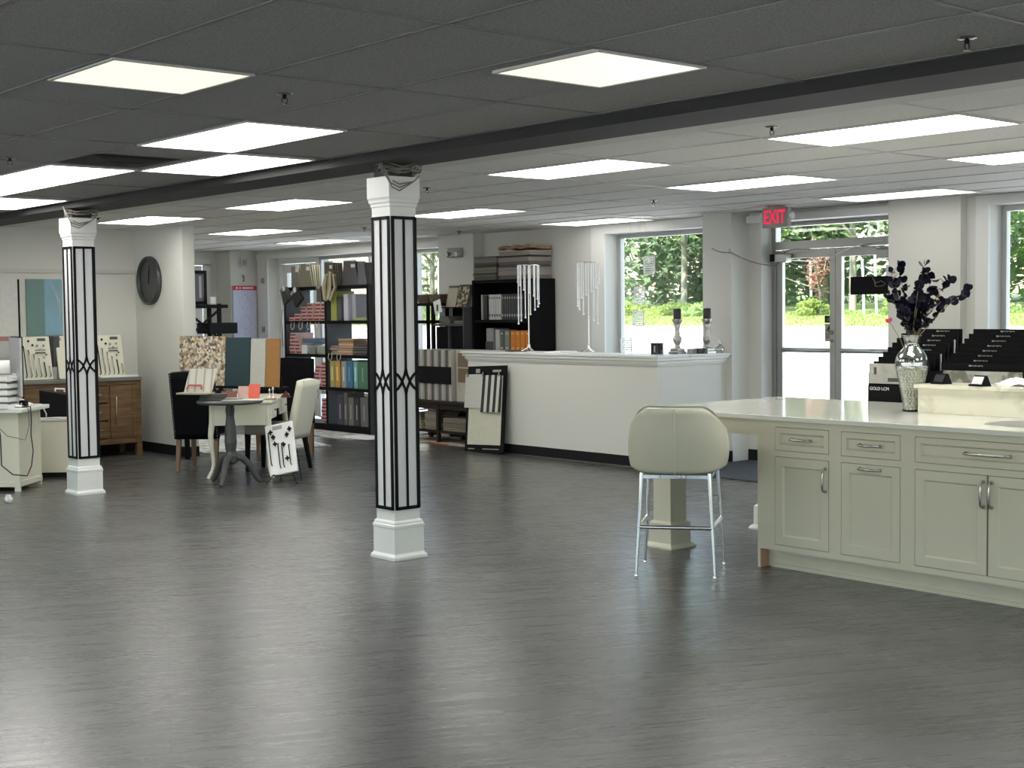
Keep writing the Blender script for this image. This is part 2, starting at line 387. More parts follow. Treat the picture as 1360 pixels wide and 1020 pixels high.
# storefront door at the far left of the glazing
d=MB(); 
for a,b in ((17.3,17.36),(18.36,18.42)): d.box(11.17,11.26,a,b,0,2.38)
d.box(11.17,11.26,17.36,18.36,2.3,2.38)
do=struct('door_1',d,'trimw')
d=MB(); d.box(11.19,11.24,17.37,17.47,.01,2.29); d.box(11.19,11.24,18.2,18.35,.01,2.29); d.box(11.19,11.24,17.47,18.2,2.16,2.29); d.box(11.19,11.24,17.47,18.2,.01,.25); d.box(11.19,11.24,17.47,18.2,1.0,1.08)
lf=obj('door_leaf',d,'trimw',do); 
obj('pane',MB().box(11.212,11.216,17.46,18.21,.24,2.17),'glass',lf)
h=MB(); h.tube([(11.18,18.24,1.05),(11.12,18.24,1.05),(11.12,18.24,1.6),(11.18,18.24,1.6)],.012); obj('push_handle',h,'steel',do)
for z,q in ((2.05,'upper'),(1.3,'lower')):
    h=MB(); h.box(10.955,10.975,18.52,18.58,z-.04,z+.04); one('latch_plate',h,'steel',q+' small metal latch plate on the white door casing by the poster','latch')
# main entrance: pair of glazed aluminium doors below a transom
y0,y1=7.337,8.89
fr=MB(); X0,X1=11.17,11.25
fr.box(X0,X1,y0,y0+.05,0,2.4); fr.box(X0,X1,y1-.05,y1,0,2.4); fr.box(X0,X1,y0+.05,y1-.05,2.36,2.4); fr.box(X0-.01,X1,y0+.05,y1-.05,2.13,2.21)
door=struct('door_2',fr,'steel'); 
obj('pane',MB().box(11.212,11.216,y0+.04,y1-.04,2.2,2.37),'glass',door)
ym=(y0+y1)/2+.01
def leaf(a,b):
    m=MB(); m.box(11.185,11.23,a,a+.065,.01,2.12); m.box(11.185,11.23,b-.065,b,.01,2.12)
    m.box(11.185,11.23,a+.065,b-.065,2.04,2.12); m.box(11.185,11.23,a+.065,b-.065,.01,.2); m.box(11.18,11.23,a+.065,b-.065,1.10,1.145)
    o=obj('door_leaf',m,'steel',door)
    obj('pane',MB().box(11.206,11.210,a+.055,b-.055,.19,2.05),'glass',o)
    h=MB(); h.tube([(11.185,a+.1,1.12),(11.12,a+.1,1.12),(11.12,b-.1,1.12),(11.185,b-.1,1.12)],.014); obj('push_bar',h,'steel',o)
    return o
l1=leaf(ym+.004,y1-.055); l2=leaf(y0+.055,ym-.004)
h=MB(); h.tube([(11.184,ym+.04,1.30),(11.165,ym+.04,1.30)],.022,12); h.tube([(11.184,ym+.04,1.22),(11.17,ym+.04,1.22)],.016,12); obj('lock_cylinder',h,'nickel',l1)
for (yy,s) in ((y1-.16,1),(y0+.16,-1)):
    c=thing('door_closer','silver door closer at the %s top corner of the entrance doors'%('left' if s>0 else 'right, beside the vase flowers,'),'door closer',(11.12,yy,2.05),group=None)
    m=MB(); m.box(-.05,.05,-.09,.09,-.05,.04); obj('body',m,'steel',c,bevel=.01)
    m=MB(); m.tube([(-.03,-.06*s,.05),(-.1,-.2*s,.07),(.04,-.32*s,.075)],.009,6); obj('arm',m,'nickel',c)
    m=MB(); m.box(-.06,-.04,.05*s,.1*s,-.04,.035); obj('end_cap',m,'black',c)
# door casing of the far recess
d=MB(); d.box(10.3,10.42,19.17,19.21,0,2.32); d.box(9.65,10.42,19.17,19.21,2.3,2.4); do3=struct('door_3',d,'trimw')
d=MB(); d.box(9.7,10.3,19.22,19.26,.01,2.29); obj('door_leaf',d,'trimw',do3)

# ------------------------------------------------------------------ outside
M['lawn']=ramp_mat('lawn_green',[(.3,(.1,.16,.03)),(.6,(.2,.26,.07)),(1,(.3,.32,.13))],tscale=3,rough=.9)
M['leafA']=mat('leaf_green',(.28,.42,.13),.6,var=.35,vscale=1.2)
M['leafB']=mat('leaf_yellow_green',(.27,.36,.07),.6,var=.3,vscale=1.2)
M['leafC']=mat('leaf_dark_green',(.19,.28,.14),.6,var=.3,vscale=1.2)
M['leafR']=mat('leaf_russet',(.4,.2,.13),.6,var=.3,vscale=1.2)
for k in 'ABCR':
    m_=M['leaf'+k]; nt=m_.node_tree; b=nt.nodes['Principled BSDF']; out=[n for n in nt.nodes if n.type=='OUTPUT_MATERIAL'][0]
    tr=nt.nodes.new('ShaderNodeBsdfTranslucent'); mx=nt.nodes.new('ShaderNodeMixShader'); mx.inputs[0].default_value=.4
    src=b.inputs['Base Color'].links[0].from_socket; nt.links.new(src,tr.inputs['Color'])
    nt.links.new(b.outputs[0],mx.inputs[1]); nt.links.new(tr.outputs[0],mx.inputs[2]); nt.links.new(mx.outputs[0],out.inputs['Surface'])
M['bark']=mat('bark_grey',(.33,.3,.25),.9,bump=.3,bscale=20)
def gz(x):
    if x<25: return -.12+ (x-11.3)/(25-11.3)*1.17
    if x<25.4: return 1.12
    return 1.12+(x-25.4)*.034
g=MB(); g.grid(lambda u,v:(11.26+u*(25-11.26),-35+v*110,gz(11.26+u*13.74)),6,6,False); struct('ground_parking_lot',g,'asphalt')
g=MB(); g.box(25,25.4,-35,75,.6,1.125); struct('ground_kerb',g,'asphalt')
def blade(n,x0,x1,ya,yb):
    m=MB()
    for i in range(n):
        x=random.uniform(x0,x1); y=random.uniform(ya,yb); z=gz(x); h=random.uniform(.03,.07); a=random.random()*6.3; dx,dy=math.cos(a)*.02,math.sin(a)*.02
        m.add([(x-dx,y-dy,z),(x+dx,y+dy,z),(x+random.uniform(-.05,.05),y+random.uniform(-.05,.05),z+h)],[(0,1,2)],False)
    return m
g=MB(); g.grid(lambda u,v:(25.4+u*30,-35+v*130,gz(25.4+u*30)),6,6,False); struct('ground_lawn',g,'lawn')
one('lawn_grass',blade(9000,25.5,34,10,45),'leafB','sunlit grass blades of the lawn beyond the parking lot','grass',kind='stuff',rebase=False)
def leaf_cloud(m,c,rad,n,ls,flat=.8,shell=.55):
    for i in range(n):
        while True:
            p=Vector((random.uniform(-1,1),random.uniform(-1,1),random.uniform(-1,1)))
            if shell<p.length<1: break
        p=Vector((p.x*rad[0],p.y*rad[1],p.z*rad[2]))+Vector(c)
        a=Vector((random.gauss(0,1),random.gauss(0,1),random.gauss(0,1))).normalized(); b=a.orthogonal().normalized(); 
        l=ls*random.uniform(.6,1.4)
        m.add([p-a*l,p+b*l*.45,p+a*l,p-b*l*.45],[(0,1,2,3)],False)
def tree(label,x,y,h,kind,n=2600,spread=2.2,trunk=.12,low=.35,ls=.11,cat='tree',group=None,nb=9):
    z0=gz(x)-.05
    t=thing('tree' if cat=='tree' else 'bush',label,cat,(x,y,z0),group=group)
    tr=MB(); cr=MB()
    if trunk:
        pts=[(0,0,0),(.08,.05,h*.3),(-.05,.1,h*.55),(.05,0,h*.9)]
        tr.tube(pts,trunk,7,[trunk,trunk*.8,trunk*.5,trunk*.15])
    for k in range(nb):
        a=k*2.4+random.random(); zz=h*(low+(1-low)*((k+.5)/nb)*.9); r=spread*random.uniform(.45,.8)*(1.1-.5*(k/nb))
        c=(r*math.cos(a),r*math.sin(a),zz)
        if trunk:
            tr.tube([(0,0,zz*.6),(c[0]*.6,c[1]*.6,zz*.86),(c[0]*1.2,c[1]*1.2,zz+.4)],.03,5,[trunk*.45,trunk*.25,.01])
            for q in range(3): tr.tube([(c[0]*.5,c[1]*.5,zz*.85),(c[0]+random.uniform(-1,1),c[1]+random.uniform(-1,1),zz+random.uniform(-.5,.9))],.012,4,[.02,.006])
        leaf_cloud(cr,c,(spread*.6,spread*.6,h*(1-low)*.27),n//nb,ls)
    if trunk: obj('trunk',tr,'bark',t)
    obj('crown',cr,kind,t); return t
TS=[('broad green tree seen through the glazing beside the striped column',33,43,8,'leafA',2.8),
('bright green tree seen past the striped column to its right',34,38.5,8.5,'leafB',2.9),
('grey-twigged tree at the left edge of the window with hanging crystals',36,32.5,8.5,'leafC',2.6),
('dark tree in the middle of the window with hanging crystals',35,29.6,9,'leafC',2.7),
('light green tree at the right edge of the window with hanging crystals',32,27.2,8,'leafA',2.1),
('leafy tree filling the left glass door',35,24.8,8.5,'leafA',2.6),
('lush green tree behind the right glass door',34,21.8,8.5,'leafB',2.6),
('tree behind the wall to the right of the glass doors',35,18.6,9,'leafC',2.8),
('green tree outside the right-hand window',34,14,9,'leafA',3.0),
('dark tree outside the far right window frame',33,9.5,8,'leafC',3.0)]
for i,(lb,x,y,h,k,sp) in enumerate(TS): tree(lb,x,y,h,k,4200,sp)
tree('small russet-leaved tree seen through the left glass door',31.5,23.4,2.1,'leafR',500,.4,.04,ls=.07,nb=4)
for i in range(15):
    tree('dense dark green tree in the row at the back of the lawn',41+2.5*(i%2),3+i*3.4,9.5,'leafC' if i%3 else 'leafA',4200,2.3,.12,low=.0,ls=.24,group='trees at the back of the lawn')
BS=[(30.5,22.9,.75,.65,'leafB'),(31,20.6,.8,.6,'leafB'),(31,25.2,.45,.6,'leafA'),(31,28.6,.6,1.1,'leafB'),(31,30.6,.65,1.0,'leafB'),(30.5,26.9,.6,.8,'leafA'),(33,33,.8,1.2,'leafA'),(31,37,.8,1.2,'leafB'),(32,41,.9,1.3,'leafA'),(31,18,.7,1,'leafA')]
BL=['round yellow-green bush low in the left glass door','round yellow-green bush low in the right glass door','low green bush at the left edge of the left glass door','spiky yellow-green bush in the middle of the crystal window','yellow-green bush at the left of the crystal window','low bush by the tree trunk at the right of the crystal window','bush beyond the bookcase wall on the lawn','bush on the lawn behind the low black shelf','bush on the lawn behind the striped column','bush on the lawn behind the patterned flower vase']
for (x,y,h,sp,k),lb in zip(BS,BL): tree(lb,x+1,y*(x+1)/x,h*.72,k,900,sp*.75,0,low=.1,ls=.06,cat='bush',nb=6)
# thin white young trunks / posts
for (y,h) in ((24.05,1.55),(22.3,1.5),(21.9,1.6),(27.05,1.7)):
    m=MB(); m.tube([(32,y,gz(32)-.05),(32,y+.06,gz(32)+h)],.035,8)
    one('tree_stake',m,'paper','thin white stake standing on the lawn among the bushes','stake','white stakes on the lawn')
# pale utility cabinet on the lawn, house far left
u=MB(); u.box(27,27.8,33.6,34.9,gz(27)-.1,gz(27)+2.0)
one('utility_cabinet',u,mat('pale_blue_metal',(.45,.58,.6),.5),'pale blue metal cabinet on the lawn just right of the striped column','utility cabinet',bevel=.03)
b=thing('house','pale grey house seen through the upper left glazing above the fabric swatches','house',(40,73,1.2))
hm=MB(); hm.box(-4,4,-6,6,0,4.2); obj('wall',hm,mat('house_siding',(.55,.6,.66),.8),b)
hm=MB(); hm.prism([(-4.5,4.2),(4.5,4.2),(0,6.5)],'y',-6.4,6.4); obj('roof',hm,mat('house_roof',(.2,.2,.21),.9),b)
for yy in (-4,-1.2,1.6,4.4):
    hm=MB(); hm.box(-4.06,-3.98,yy-.5,yy+.5,1.6,3.1); obj('window',hm,mat('house_glass',(.1,.13,.16),.2),b)

# ------------------------------------------------------------------ light and camera
def emis(name,col,s):
    m,nt,b=new_mat(name); b.inputs['Base Color'].default_value=(.8,.8,.8,1); b.inputs['Emission Color'].default_value=(*col,1); b.inputs['Emission Strength'].default_value=s; b.inputs['Roughness'].default_value=.4; return m
LS=6.5
M['lampW']=emis('diffuser_white',(1,.985,.93),LS); M['lampY']=emis('diffuser_warm',(1,.93,.7),.72)
M['lampD']=emis('diffuser_dim',(1,.97,.9),LS*.3)
def lamp(x,y,z,w,l,label,mt='lampW',cat='ceiling light',group=None):
    t=thing('ceiling_light',label,cat,(x+w/2,y+l/2,z),group=group)
    f=MB(); e=.014
    f.box(-w/2,w/2,-l/2,-l/2+e,-.012,.002); f.box(-w/2,w/2,l/2-e,l/2,-.012,.002); f.box(-w/2,-w/2+e,-l/2+e,l/2-e,-.012,.002); f.box(w/2-e,w/2,-l/2+e,l/2-e,-.012,.002)
    obj('frame',f,'lampframe',t)
    d=MB(); d.box(-w/2+e,w/2-e,-l/2+e,l/2-e,-.009,-.004); obj('diffuser',d,mt,t)
    return t
near=[(2.29,4.93,.61,.61,'yellowish square ceiling light, the left one of the two nearest','lampY'),
(3.63,3.70,.61,.61,'yellowish square ceiling light with a rusty edge, right of centre','lampY'),
(3.555,6.14,.61,1.22,'long white ceiling light behind the left yellowish square one',None),
(4.18,7.43,.61,1.22,'long white ceiling light hanging against the beam left of the near column',None),
(3.555,8.62,.61,1.22,'long white ceiling light in front of the air vent',None),
(3.555,9.86,.61,1.22,'long white ceiling light at the left edge, joined end to end to another',None),
(4.18,11.2,.61,1.22,'long white ceiling light at the left edge close to the beam',None),
(4.10,1.2,.61,.61,'square ceiling light cut off at the top right corner',None),
(1.0,7.36,.61,1.22,'ceiling light above and behind, out of the left edge',None)]
for x,y,w_,l,lb,mt in near: lamp(x,y,ZN,w_,l,lb,mt or 'lampW')
far=[(6.2,6.24,'long white ceiling light right of the near column'),(6.2,3.77,'longest white ceiling light at the upper right'),
(8.03,6.24,'long white ceiling light above the exit sign side, beyond the sprinkler'),(8.03,3.77,'white ceiling light cut by the right edge'),
(6.2,9.945,'long white ceiling light left of the near column under the beam'),(6.1,12.415,'long white ceiling light just right of the left column top'),
(8.03,13.65,'slim white ceiling light above the clock wall end'),(8.2,9.945,'white ceiling light partly behind the near column'),
(10.0,6.24,'white ceiling light above the entrance wall right of the exit sign','lampD'),(10.25,10.2,'dim ceiling light close to the wall above the crystal stands','lampD'),
(9.9,15.2,'slim ceiling light above the cube shelf by the far windows'),(7.35,16.4,'added fill light hidden behind the partition wall, brightening the far recess'),(6.2,1.3,'ceiling light beyond the right edge over the island'),(8.03,1.3,'ceiling light beyond the right edge by the front wall')]  # the partition lamp is an added one, to brighten the dim entrance area
for a in far: lamp(a[0],a[1],ZF,.61,1.22,a[2],a[3] if len(a)>3 else 'lampW')
for i,(x,y) in enumerate(((-1.5,2),(-1.5,7),(1.0,1.2),(1.0,-2.5),(3.5,-2.5),(-1.5,-2.5))): lamp(x,y,ZN,.61,1.22,'added fill light, unseen behind the camera, over the open floor',group='added fill lights behind the camera')  # unseen lamps added to lift the dark ceilings

wd=bpy.data.worlds.new('World'); SC.world=wd; wd.use_nodes=True; nt=wd.node_tree
sky=nt.nodes.new('ShaderNodeTexSky'); sky.sky_type='NISHITA'; sky.sun_disc=False; sky.sun_elevation=R(52); sky.sun_rotation=R(0); sky.altitude=50; sky.air_density=1.2; sky.dust_density=2
bg=nt.nodes['Background']; bg.inputs['Strength'].default_value=.6
nt.links.new(sky.outputs[0],bg.inputs['Color'])
sl=bpy.data.lights.new('sun','SUN'); sl.energy=9; sl.angle=R(1); sl.color=(1,.96,.88)
so=bpy.data.objects.new('sun',sl); COL.objects.link(so)
so.rotation_euler=Vector((.62,.28,-1.0)).to_track_quat('-Z','Y').to_euler()
cam=bpy.data.cameras.new('camera'); co=bpy.data.objects.new('camera',cam); COL.objects.link(co); SC.camera=co
cam.sensor_fit='HORIZONTAL'; cam.sensor_width=36; cam.lens=1830/1360*36; cam.clip_end=500; cam.clip_start=.05
yaw,pitch,roll=R(49.22),R(-3.05),R(-.646)
fw=Vector((math.cos(pitch)*math.cos(yaw),math.cos(pitch)*math.sin(yaw),math.sin(pitch)))
rt=Vector((math.sin(yaw),-math.cos(yaw),0)); up=rt.cross(fw)
c_,s_=math.cos(roll),math.sin(roll); r2=rt*c_+up*s_; u2=up*c_-rt*s_
mx=Matrix((r2,u2,-fw)).transposed().to_4x4(); mx.translation=Vector((0,0,1.55)); co.matrix_world=mx
vs=SC.view_settings; vs.view_transform='Standard'; vs.look='None'; vs.exposure=0.6; vs.gamma=1; vs.use_curve_mapping=False
SC.cycles.use_denoising=True
SC.cycles.max_bounces=10; SC.cycles.diffuse_bounces=6; SC.cycles.transparent_max_bounces=16
SC.cycles.sample_clamp_indirect=6; SC.cycles.caustics_reflective=False
# ------------------------------------------------------------------ striped columns
def framed_column(x,y,label,cap=True):
    t=thing('column',label,'column',(x,y,0))
    m=MB(); m.box(-.0975,.0975,-.0975,.0975,.2,2.25); obj('shaft',m,'trimw',t)
    m=MB(); m.sqprofile((0,0),[(.258,0),(.258,.016),(.25,.024),(.232,.034),(.228,.04),(.228,.195),(.234,.2),(.234,.215),(.222,.222),(.222,.23),(.214,.238),(.196,.245)]); m.box(-.1,.1,-.1,.1,.0,.2); obj('plinth',m,'trimw',t)
    m=MB(); m.sqprofile((0,0),[(.196,2.2),(.206,2.205),(.208,2.222),(.222,2.228),(.224,2.245),(.236,2.26),(.236,2.386)]); m.frustum((0,0),2.385,2.386,.236,.236); obj('capital',m,'trimw',t)
    m=MB(); m.box(-.085,.085,-.085,.085,2.38,2.46); obj('post_head',m,'beam',t)
    z0,z1=.318,2.136; zc=1.115; h=.0835; b=.0155
    for k in range(4):
        Rm=Matrix.Rotation(k*PI/2,4,'Z')
        m=MB(); m.T=Rm
        m.box(-h,h,-.1005,-.0975,z0,z1); inl=obj('glass_inlay',m,'mesh',t)
        m=MB(); m.T=Rm; Y=-.107
        def bar(pts,w=b):
            # flat bar in the XZ plane of the face
            for (xa,za),(xb,zb) in zip(pts,pts[1:]):
                d=Vector((xb-xa,0,zb-za)); n=Vector((d.z,0,-d.x)).normalized()*(w/2); e=d.normalized()*(w*.2)
                A=Vector((xa,0,za))-e; B=Vector((xb,0,zb))+e
                q=[A-n,B-n,B+n,A+n]
                m.add([(p.x,Y,p.z) for p in q]+[(p.x,-.0985,p.z) for p in q],[(0,1,2,3),(7,6,5,4),(0,4,5,1),(1,5,6,2),(2,6,7,3),(3,7,4,0)],False)
        w=.0205
        bar([(-h,z0),(-h,z1)],w); bar([(h,z0),(h,z1)],w); bar([(-h,z0+.004),(h,z0+.004)],w); bar([(-h,z1-.004),(h,z1-.004)],w)
        bar([(0,z0),(0,zc-.075)]); bar([(0,z1),(0,zc+.075)])
        # gothic diamond: two mirrored curves crossing between the verticals
        for s in (1,-1):
            top=[(0,zc+.08)]+[(s*.046*math.sin(q*PI/2/5)**1.3,zc+.08-.08*(q/5)) for q in range(1,6)]
            bar([(0,zc+.08),(s*.008,zc+.045),(s*.03,zc),(s*.008,zc-.045),(0,zc-.08)])
            bar([(s*h,zc+.055),(s*.062,zc+.042),(s*.044,zc+.022),(s*.028,zc),(s*.044,zc-.022),(s*.062,zc-.042),(s*h,zc-.055)])
        obj('lattice',m,'blackmetal',t)
    return t
framed_column(5.115,7.047,'near white square column with black lattice, in the middle of the floor')
framed_column(4.99,11.51,'far white square column with black lattice, beside the left desk')
# loose cables wound over each capital
def coil(cx,cy,n,seed,label):
    rnd=random.Random(seed); t=thing('cable_bundle',label,'cable',(cx,cy,2.386))
    for i in range(n):
        pts=[]; a0=rnd.uniform(0,6.3); rr=rnd.uniform(.07,.12); off=rnd.uniform(-.02,.05)
        for k in range(13):
            a=a0+k*2*PI/12*rnd.uniform(.97,1.03)
            pts.append((rr*1.2*math.cos(a)+.01,-.02-off+rr*1.1*math.sin(a)-.02,.012+.022*(i%4)*.6+abs(math.sin(a*1.5))*.03))
        m=MB(); m.tube(pts,.0045,5); obj('cable_loop',m,'wire',t)
    for i in range(3):
        m=MB(); m.tube([(-.13,-.03+.02*i,.07),(-.15-.01*i,-.06-.02*i,.09),(-.145,-.09-.02*i,.02),(-.12,-.1-.025*i,-.01-.03*i),(-.05,-.135,-.05-.02*i),(.05,-.15,-.03),(.11,-.13,.01)],.004,5); obj('cable_loop',m,'wire',t)
    return t
coil(5.115,7.047,7,3,'tangle of beige cables wound over the top of the near column')
coil(4.99,11.51,3,5,'few beige cables lying over the top of the left column')
# ------------------------------------------------------------------ small ceiling fittings
def sprinkler(x,y,z,label,proto=[None],s=1.):
    if proto[0] is None:
        t=thing('sprinkler',label,'sprinkler',(x,y,z))
        m=MB(); m.lathe([(.038,-.001),(.036,-.006),(.015,-.01)],18); obj('escutcheon',m,'nickel',t)
        m=MB(); m.lathe([(.009,-.008),(.009,-.022),(.006,-.024)],10); 
        for a in (0,PI): m.tube([(.008*math.cos(a),.008*math.sin(a),-.02),(.016*math.cos(a),.016*math.sin(a),-.03),(.012*math.cos(a),.012*math.sin(a),-.042),(0,0,-.047)],.0022,6)
        obj('body',m,'blackmetal',t)
        m=MB(); m.lathe([(.014,-.046),(.014,-.049)],14); obj('deflector',m,'nickel',t)
        proto[0]=t; return t
    return dup(proto[0],(x,y,z),0,label)
for x,y,z,l in ((3.27,5.31,ZN+.001,'sprinkler head between the two yellowish square lights, at the left'),(3.23,8.42,ZN+.001,'sprinkler head at the left edge by the vent'),
 (4.56,2.74,ZN+.001,'largest sprinkler head at the upper right by the beam'),(5.872,4.673,ZF+.001,'sprinkler head at the left end of the longest upper right light'),
 (8.967,8.45,ZF+.001,'sprinkler head on the far ceiling before the crystal window'),(6.532,8.556,ZF+.001,'sprinkler head just right of the near column top'),
 (8.994,12.956,ZF+.001,'tiny sprinkler head left of the near column, on the far ceiling'),(5.834,12.977,ZF+.001,'sprinkler head just right of the left column top'),(10.4,13.0,ZF+.001,'tiny sprinkler head above the bookcase corner')): sprinkler(x,y,z,l)
# air vent
t=thing('air_vent','dark square air diffuser in the ceiling between the long lights on the left','air vent',(3.83,8.2,ZN))
m=MB()
for k,(r0,z0) in enumerate(((.29,-.004),(.22,-.014),(.15,-.02),(.08,-.026))):
    m2=MB(); m2.frustum((0,0),z0-.008,z0,2*r0-.1,2*r0); obj('louvre_ring',m2,'beam' if k%2 else 'blackmetal',t)
# exit sign
t=thing('exit_sign','red and grey EXIT sign hanging from the ceiling before the entrance doors','exit sign',(10.45,8.26,2.41))
m=MB(); m.box(-.03,.03,-.15,.15,-.105,.085); obj('housing',m,'exitface',t,bevel=.004)
m=MB(); m.box(-.05,.05,-.07,.07,.085,.1); obj('ceiling_canopy',m,'exitface',t)
text_mesh('exit_lettering','EXIT',.17,'exitred',t,face_mx((-.034,0,-.012))@Matrix.Diagonal((.74,1.06,1,1)),.003,.002)
for s in (1,-1):
    m=MB(); m.T=Matrix.Translation((.0,s*.165,-.0))@Matrix.Rotation(-s*PI/2,4,'X'); m.lathe([(.008,-.02),(.03,-.005),(.034,.02),(.03,.026)],14); obj('lamp_head',m,'white',t)
# emergency light on the pilaster
t=thing('emergency_light','grey two-headed emergency light high on the wall pilaster left of the bookcase','emergency light',(10.79,13.57,2.28))
m=MB(); m.box(-.03,.03,-.13,.13,-.06,.06); obj('housing',m,'exitface',t,bevel=.012)
for s in (1,-1):
    m=MB(); m.T=Matrix.Translation((-.035,s*.1,-.02))@Matrix.Rotation(-PI/2,4,'Y'); m.lathe([(.03,-.01),(.036,.01),(.036,.03),(.028,.034)],14); obj('lamp_head',m,'steel',t)
# light string drooping from the window corner to the closer and on over the door
def sag(a,b,d,n=10):
    a=Vector(a);b=Vector(b); return [a.lerp(b,i/n)-Vector((0,0,d*4*(i/n)*(1-i/n))) for i in range(n+1)]
m=MB(); m.tube(sag((10.72,9.3,2.16),(10.718,9.04,2.11),.02)+sag((10.72,9.03,2.1),(11.06,8.75,1.97),.03)[1:]+[(11.08,8.73,2.0)],.005,5)
one('cable','%s'and m,'wire','thin grey cable drooping from the pilaster to the left door closer','cable')
m=MB(); m.tube(sag((11.1,8.62,2.0),(11.14,8.15,2.03),.05)+sag((11.14,8.15,2.03),(11.14,7.55,2.17),-.03)[1:],.004,5)
one('cable',m,'cablewhite','thin white cable looping across the tops of both glass doors','cable')
m=MB(); m.obox((10.72,9.06,2.12),(.008,.03,.05)); one('cable_clip',m,'steel','small metal clip holding the drooping cable on the pilaster','clip')

# ------------------------------------------------------------------ kitchen island display
XF=6.46
isl=thing('kitchen_cabinet','long cream painted island cabinet with shaker doors, drawers and nickel pulls','kitchen cabinet',(6.9,4.0,0))
W=lambda : MB(isl)
YE=5.25; Y0=2.4
doors=[(4.736,5.122,'v',-1),(4.265,4.653,'h',0),(3.749,4.176,'v',-1),(3.318,3.745,'v',1),(2.45,3.24,'h',0)]
drawers=[(4.736,5.122),(4.265,4.653),(3.318,4.176),(2.45,3.24)]
m=W()
def fr(y0,y1,z0,z1): m.box(XF,XF+.02,y0,y1,z0,z1)
fr(Y0,YE,.85,.885); fr(Y0,YE,.675,.71) ; fr(Y0,YE,.115,.15)
ys=[YE]+[v for d in doors for v in (d[1],d[0])]
for a,b in ((5.122,5.25),(4.653,4.736),(4.176,4.265),(3.24,3.318),(Y0,2.45)): fr(a,b,.15,.675); fr(a,b,.71,.85)
obj('face_frame',m,'cab',isl)
m=W(); m.box(XF+.02,7.17,Y0,YE-.001,.115,.885); m.box(XF,XF+.02,YE-.018,YE,0,.115); m.box(XF+.02,7.15,YE-.018,YE-.001,0,.115); obj('body',m,'cab',isl)
m=W(); m.box(XF+.08,XF+.095,Y0,YE-.019,0,.115); m.box(XF+.066,XF+.08,Y0,YE-.05,0,.022); obj('toe_kick',m,'toe',isl)
m=W(); m.box(XF+.003,XF+.079,YE-.0205,YE-.0185,.002,.114); obj('toe_end',m,'rawwood',isl)
def panel(y0,y1,z0,z1,fw):
    g=.003; m=W(); y0+=g;y1-=g;z0+=g;z1-=g
    m.box(XF-.001,XF+.017,y0,y0+fw,z0,z1); m.box(XF-.001,XF+.017,y1-fw,y1,z0,z1); m.box(XF-.001,XF+.017,y0+fw,y1-fw,z0,z0+fw); m.box(XF-.001,XF+.017,y0+fw,y1-fw,z1-fw,z1)
    m.box(XF+.010,XF+.017,y0+fw,y1-fw,z0+fw,z1-fw)
    # chamfered inner bead
    c=.009
    yi0,yi1,zi0,zi1=y0+fw,y1-fw,z0+fw,z1-fw; X1,X2=XF-.001,XF+.0101
    m.add([(X1,yi0,zi0),(X1,yi1,zi0),(X1,yi1,zi1),(X1,yi0,zi1),(X2,yi0+c,zi0+c),(X2,yi1-c,zi0+c),(X2,yi1-c,zi1-c),(X2,yi0+c,zi1-c)],[(0,1,5,4),(1,2,6,5),(2,3,7,6),(3,0,4,7)],False)
    return m
def gapmesh(y0,y1,z0,z1):
    m=W(); m.box(XF+.012,XF+.0205,y0,y1,z0,z1); return m
def pull(c,L,vert,parent):
    m=W(); X=XF-.03
    def P(u,x): return (x,c[0],c[1]+u) if vert else (x,c[0]+u,c[1])
    pts=[P(-L/2,XF-.002),P(-L/2,X+.006),P(-L*.42,X-.001),P(-L*.2,X-.003),P(0,X-.004),P(L*.2,X-.003),P(L*.42,X-.001),P(L/2,X+.006),P(L/2,XF-.002)]
    m.tube(pts,.006,8,[.0075,.006,.006,.0072,.0078,.0072,.006,.006,.0075])
    for u in (-L/2,L/2):
        p=P(u,XF-.004); m.sphere(p,.0105,10,6)
    o=obj('pull',m,'nickel',parent); return o
for (y0,y1,k,sd) in doors:
    o=obj('door',panel(y0,y1,.15,.675,.052),'cab',isl); obj('shadow_gap',gapmesh(y0,y1,.15,.675),'gap',isl)
    if k=='v':
        yy=(y0+.022) if sd<0 else (y1-.022)
        pull((yy,.563 if y1>4.5 else .575),.13,True,o)
    else: pull(((y0+y1)/2+.0,.648),.13,False,o)
for (y0,y1) in drawers:
    o=obj('drawer',panel(y0,y1,.71,.85,.033),'cab',isl); obj('shadow_gap',gapmesh(y0,y1,.71,.85),'gap',isl)
    pull(((y0+y1)/2,.78),.13 if y1-y0<.5 else .25,False,o)
# table end: apron and posts belong to the counter
ct=thing('countertop','glossy pale quartz countertop running from the seating end over the island','countertop',(7.1,4.4,.885))
m=MB(ct); m.box(6.435,7.86,Y0,6.2,.886,.915)
# sink opening is cut as a rim lying in the slab
o=obj('slab',m,'counter',ct,bevel=.004)
m=MB(ct); m.box(6.47,6.49,5.252,6.16,.79,.885); m.box(7.74,7.76,5.252,6.16,.79,.885); m.box(6.49,7.74,6.14,6.16,.79,.885); obj('apron',m,'cab',ct)
def post(x,y,nm):
    m=MB(ct); m.box(x-.075,x+.075,y-.075,y+.075,.0,.885); 
    m.box(x-.095,x+.095,y-.095,y+.095,0,.16); m.sqprofile((x,y),[(.24,0),(.24,.012),(.215,.028),(.19,.035)]); m.sqprofile((x,y),[(.19,.16),(.17,.17),(.15,.175)])
    obj('post',m,'cab' if nm else 'trimw',ct)
post(6.61,6.10,1); post(7.66,6.09,0)
